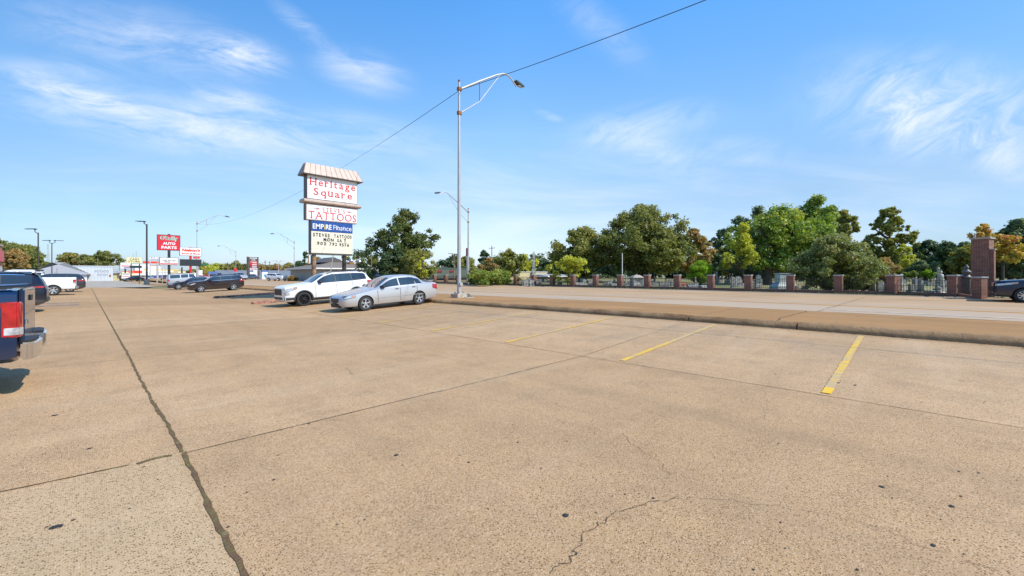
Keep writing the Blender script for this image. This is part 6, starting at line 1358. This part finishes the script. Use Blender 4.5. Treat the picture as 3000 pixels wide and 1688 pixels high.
rf = MB(); rf.frust((-.60, .60, -.60, .60), .952, (-.24, .24, -.24, .24), 1.22); rf.build('roof', M['concrete'], o); MB().box(-.08, .08, -.08, .08, 1.223, 1.32).build('finial', M['concrete'], o)
x, y, z = gp2(2296, 36); o = empty('monument', (x, y, z), R(-40), 'large blue grey block monument behind the fence right of the dark trunk', 'monument'); MB().box(-.95, .95, -.55, .55, -.1, .28).build('base', M['bluestone'], o, bevel=.02); MB().frust((-.9, .9, -.5, .5), .282, (-.66, .66, -.34, .34), .58).build('step', M['bluestone'], o); MB().box(-.62, .62, -.30, .30, .583, 1.30).build('block', M['bluestone'], o, bevel=.02); MB().box(-.70, .70, -.36, .36, 1.303, 1.38).build('cap', M['bluestone'], o, bevel=.02)
for a in (('round', 1580, 46, .95, .8, 'pale rounded headstone right of the obelisk behind the fence'), ('block', 1536, 46, .75, .7, 'grey block headstone left of the obelisk'), ('block', 1640, 45, .6, .7, 'low grey stone right of the second pillar from the obelisk'), ('bevel', 1697, 43, .55, 1.4, 'wide pale grave kerb stone under the yellow sapling'), ('block', 1730, 43.5, .45, .6, 'low grey stone left of the flagpole'),
          ('column', 1834, 44, 1.5, .28, 'white pillar stone beside the flagpole'), ('block', 1946, 38.5, .72, 1.3, 'wide grey granite headstone close behind the fence, left of centre pillar'), ('block', 1912, 46, .55, 1.3, 'long low grey stone right of the square tomb'), ('block', 1960, 47, .5, 1.2, 'blue grey low stone behind the wide granite headstone'), ('bevel', 2030, 38.5, .42, 1.3, 'rough flat topped grave mound stone below the juniper'), ('bevel', 2062, 38, .36, 1.0, 'pale low grave slab right below the juniper'),
          ('column', 2038, 45, 1.2, .3, 'small white column left of the juniper trunk'), ('column', 2100, 52, 1.9, .45, 'white statue like marker behind the brick pillar by the juniper'), ('block', 2148, 39, 1.25, .5, 'tall narrow weathered headstone left of the pair near the dark trunk'), ('round', 2163, 41, 1.3, .75, 'large weathered headstone with crown top near the dark trunk'), ('round', 2222, 46, 1.45, .7, 'pale tablet headstone directly left of the dark trunk'), ('block', 2222, 34.6, .68, .9, 'square pale headstone close behind the fence below the dark trunk'),
          ('round', 2202, 36, .95, .5, 'carved pale headstone touching the pillar left of the dark trunk'), ('block', 2332, 35.5, .4, .5, 'small grey stone between the blue grey monument and the myrtle'), ('block', 2357, 35, .42, .5, 'second small grey stone close to the myrtle'), ('block', 2578, 29.5, .95, .55, 'pale yellowish headstone left of the corner pillar'), ('round', 2600, 28.6, .75, .5, 'grey headstone touching the corner pillar from the left'), ('column', 2562, 31, 1.7, .42, 'broad white column stone under the brown myrtle lobe'),
          ('column', 2641, 32, 1.6, .4, 'white column monument right behind the corner pillar'), ('round', 2681, 30.5, 1.15, .4, 'grey headstone with rounded top, first of three right of the corner pillar'), ('round', 2697, 30, 1.05, .36, 'rounded grey stone, middle of three right of the corner pillar'), ('block', 2669, 29.5, .7, .4, 'short grey stone, lowest of three right of the corner pillar'), ('column', 2749, 31, 2.2, .34, 'tall white column with pale sphere top left of the statue'), ('bevel', 2740, 26.5, .32, 1.2, 'pale broken stone pile behind the low wall near the gate'), ('block', 2769, 38, .8, .6, 'grey square headstone right of the statue')):
    stone(a[0], a[1], a[2], a[3]*.82, a[4]*.72, a[5], m='marble' if ('pale' in a[5] or 'white' in a[5] or 'weathered' in a[5]) else 'granite', d=.3 if a[0] == 'bevel' else .22)
x, y, z = gp2(2756, 29.5); o = empty('statue', (x, y, z), R(-45), 'pale carved angel like grave statue on a pedestal near the gate', 'statue')
MB().box(-.22, .22, -.22, .22, -.1, .35).build('pedestal', M['marble'], o, bevel=.02); MB().lathe([(.20, .35), (.19, .6), (.13, .95), (.17, 1.15), (.14, 1.26), (.05, 1.31), (.10, 1.40), (.08, 1.50), (0, 1.54)], 12).build('figure', M['marble'], o, smooth=60)
x, y, z = gp2(2748, 26.2); o = empty('statue', (x, y, z), R(-45), 'small kneeling lamb like stone figure beside the pale broken stones', 'statue')
MB().lathe([(.0, 0), (.20, .0), (.22, .12), (.14, .26), (.08, .34), (.12, .42), (.09, .52), (0, .56)], 12).build('figure', M['marble'], o, smooth=60); MB().box(-.26, .26, -.2, .2, -.1, .02).build('base', M['marble'], o)
# red flowers on a grave
x, y, z = gp2(2004, 38); o = MB()
for k in range(60): a = random.uniform(0, 6.28); r_ = random.uniform(0, .22); q = random.uniform(.25, .45); s = .04; o.add([(math.cos(a)*r_-s, math.sin(a)*r_, q), (math.cos(a)*r_+s, math.sin(a)*r_, q+.02), (math.cos(a)*r_, math.sin(a)*r_+s, q+.05)], [(0, 1, 2)])
fl = empty('flower_arrangement', (x, y, z), 0, 'red flowers laid on a low grave left of the juniper', 'flowers'); o.build('blossoms', M['redtext'], fl, recalc=False); MB().lathe([(0, 0), (.10, 0), (.14, .28), (0, .28)], 10).build('vase', M['capstone'], fl)
# small stones, copied from four kinds
protos = []
for kd, h, w_ in (('block', .55, .8), ('round', .8, .5), ('bevel', .35, 1.1), ('column', 1.2, .3)): protos.append((kd, h, w_))
rg = random.Random(5); first = {}
def kids(o): return [c for c in COL.objects if c.parent == o]
rowpx = [1530+rg.uniform(0, 1)*1250 for _ in range(78)]
for i, px in enumerate(rowpx):
    t = rg.choice([44, 50, 58, 68, 80])+rg.uniform(-2, 3)
    if 2340 < px < 2560: continue
    kd = protos[rg.choice([0, 0, 1, 1, 2, 3])]
    if kd[0] not in first:
        o = stone(kd[0], px, t, kd[1], kd[2], 'x', 'marble' if kd[0] in ('round', 'column') else 'granite', 'small headstones scattered over the cemetery lawn'); first[kd[0]] = (o, kids(o))
    else:
        s0, ks = first[kd[0]]; o = s0.copy(); COL.objects.link(o); x, y, z = gp2(px, t); o.location = (x, y, z); o.rotation_euler = (0, 0, R(-45+rg.uniform(-15, 15))); s = rg.uniform(.6, 1.0); o.scale = (s, s, s)
        for c in ks: c2 = c.copy(); COL.objects.link(c2); c2.parent = o
    o['label'] = {'block': 'small grey block headstone among the scattered graves beyond the iron fence', 'round': 'small pale round topped headstone among the scattered graves beyond the iron fence', 'bevel': 'low grey slanted grave marker among the scattered graves beyond the iron fence', 'column': 'slim white column gravestone among the scattered graves beyond the iron fence'}[kd[0]]
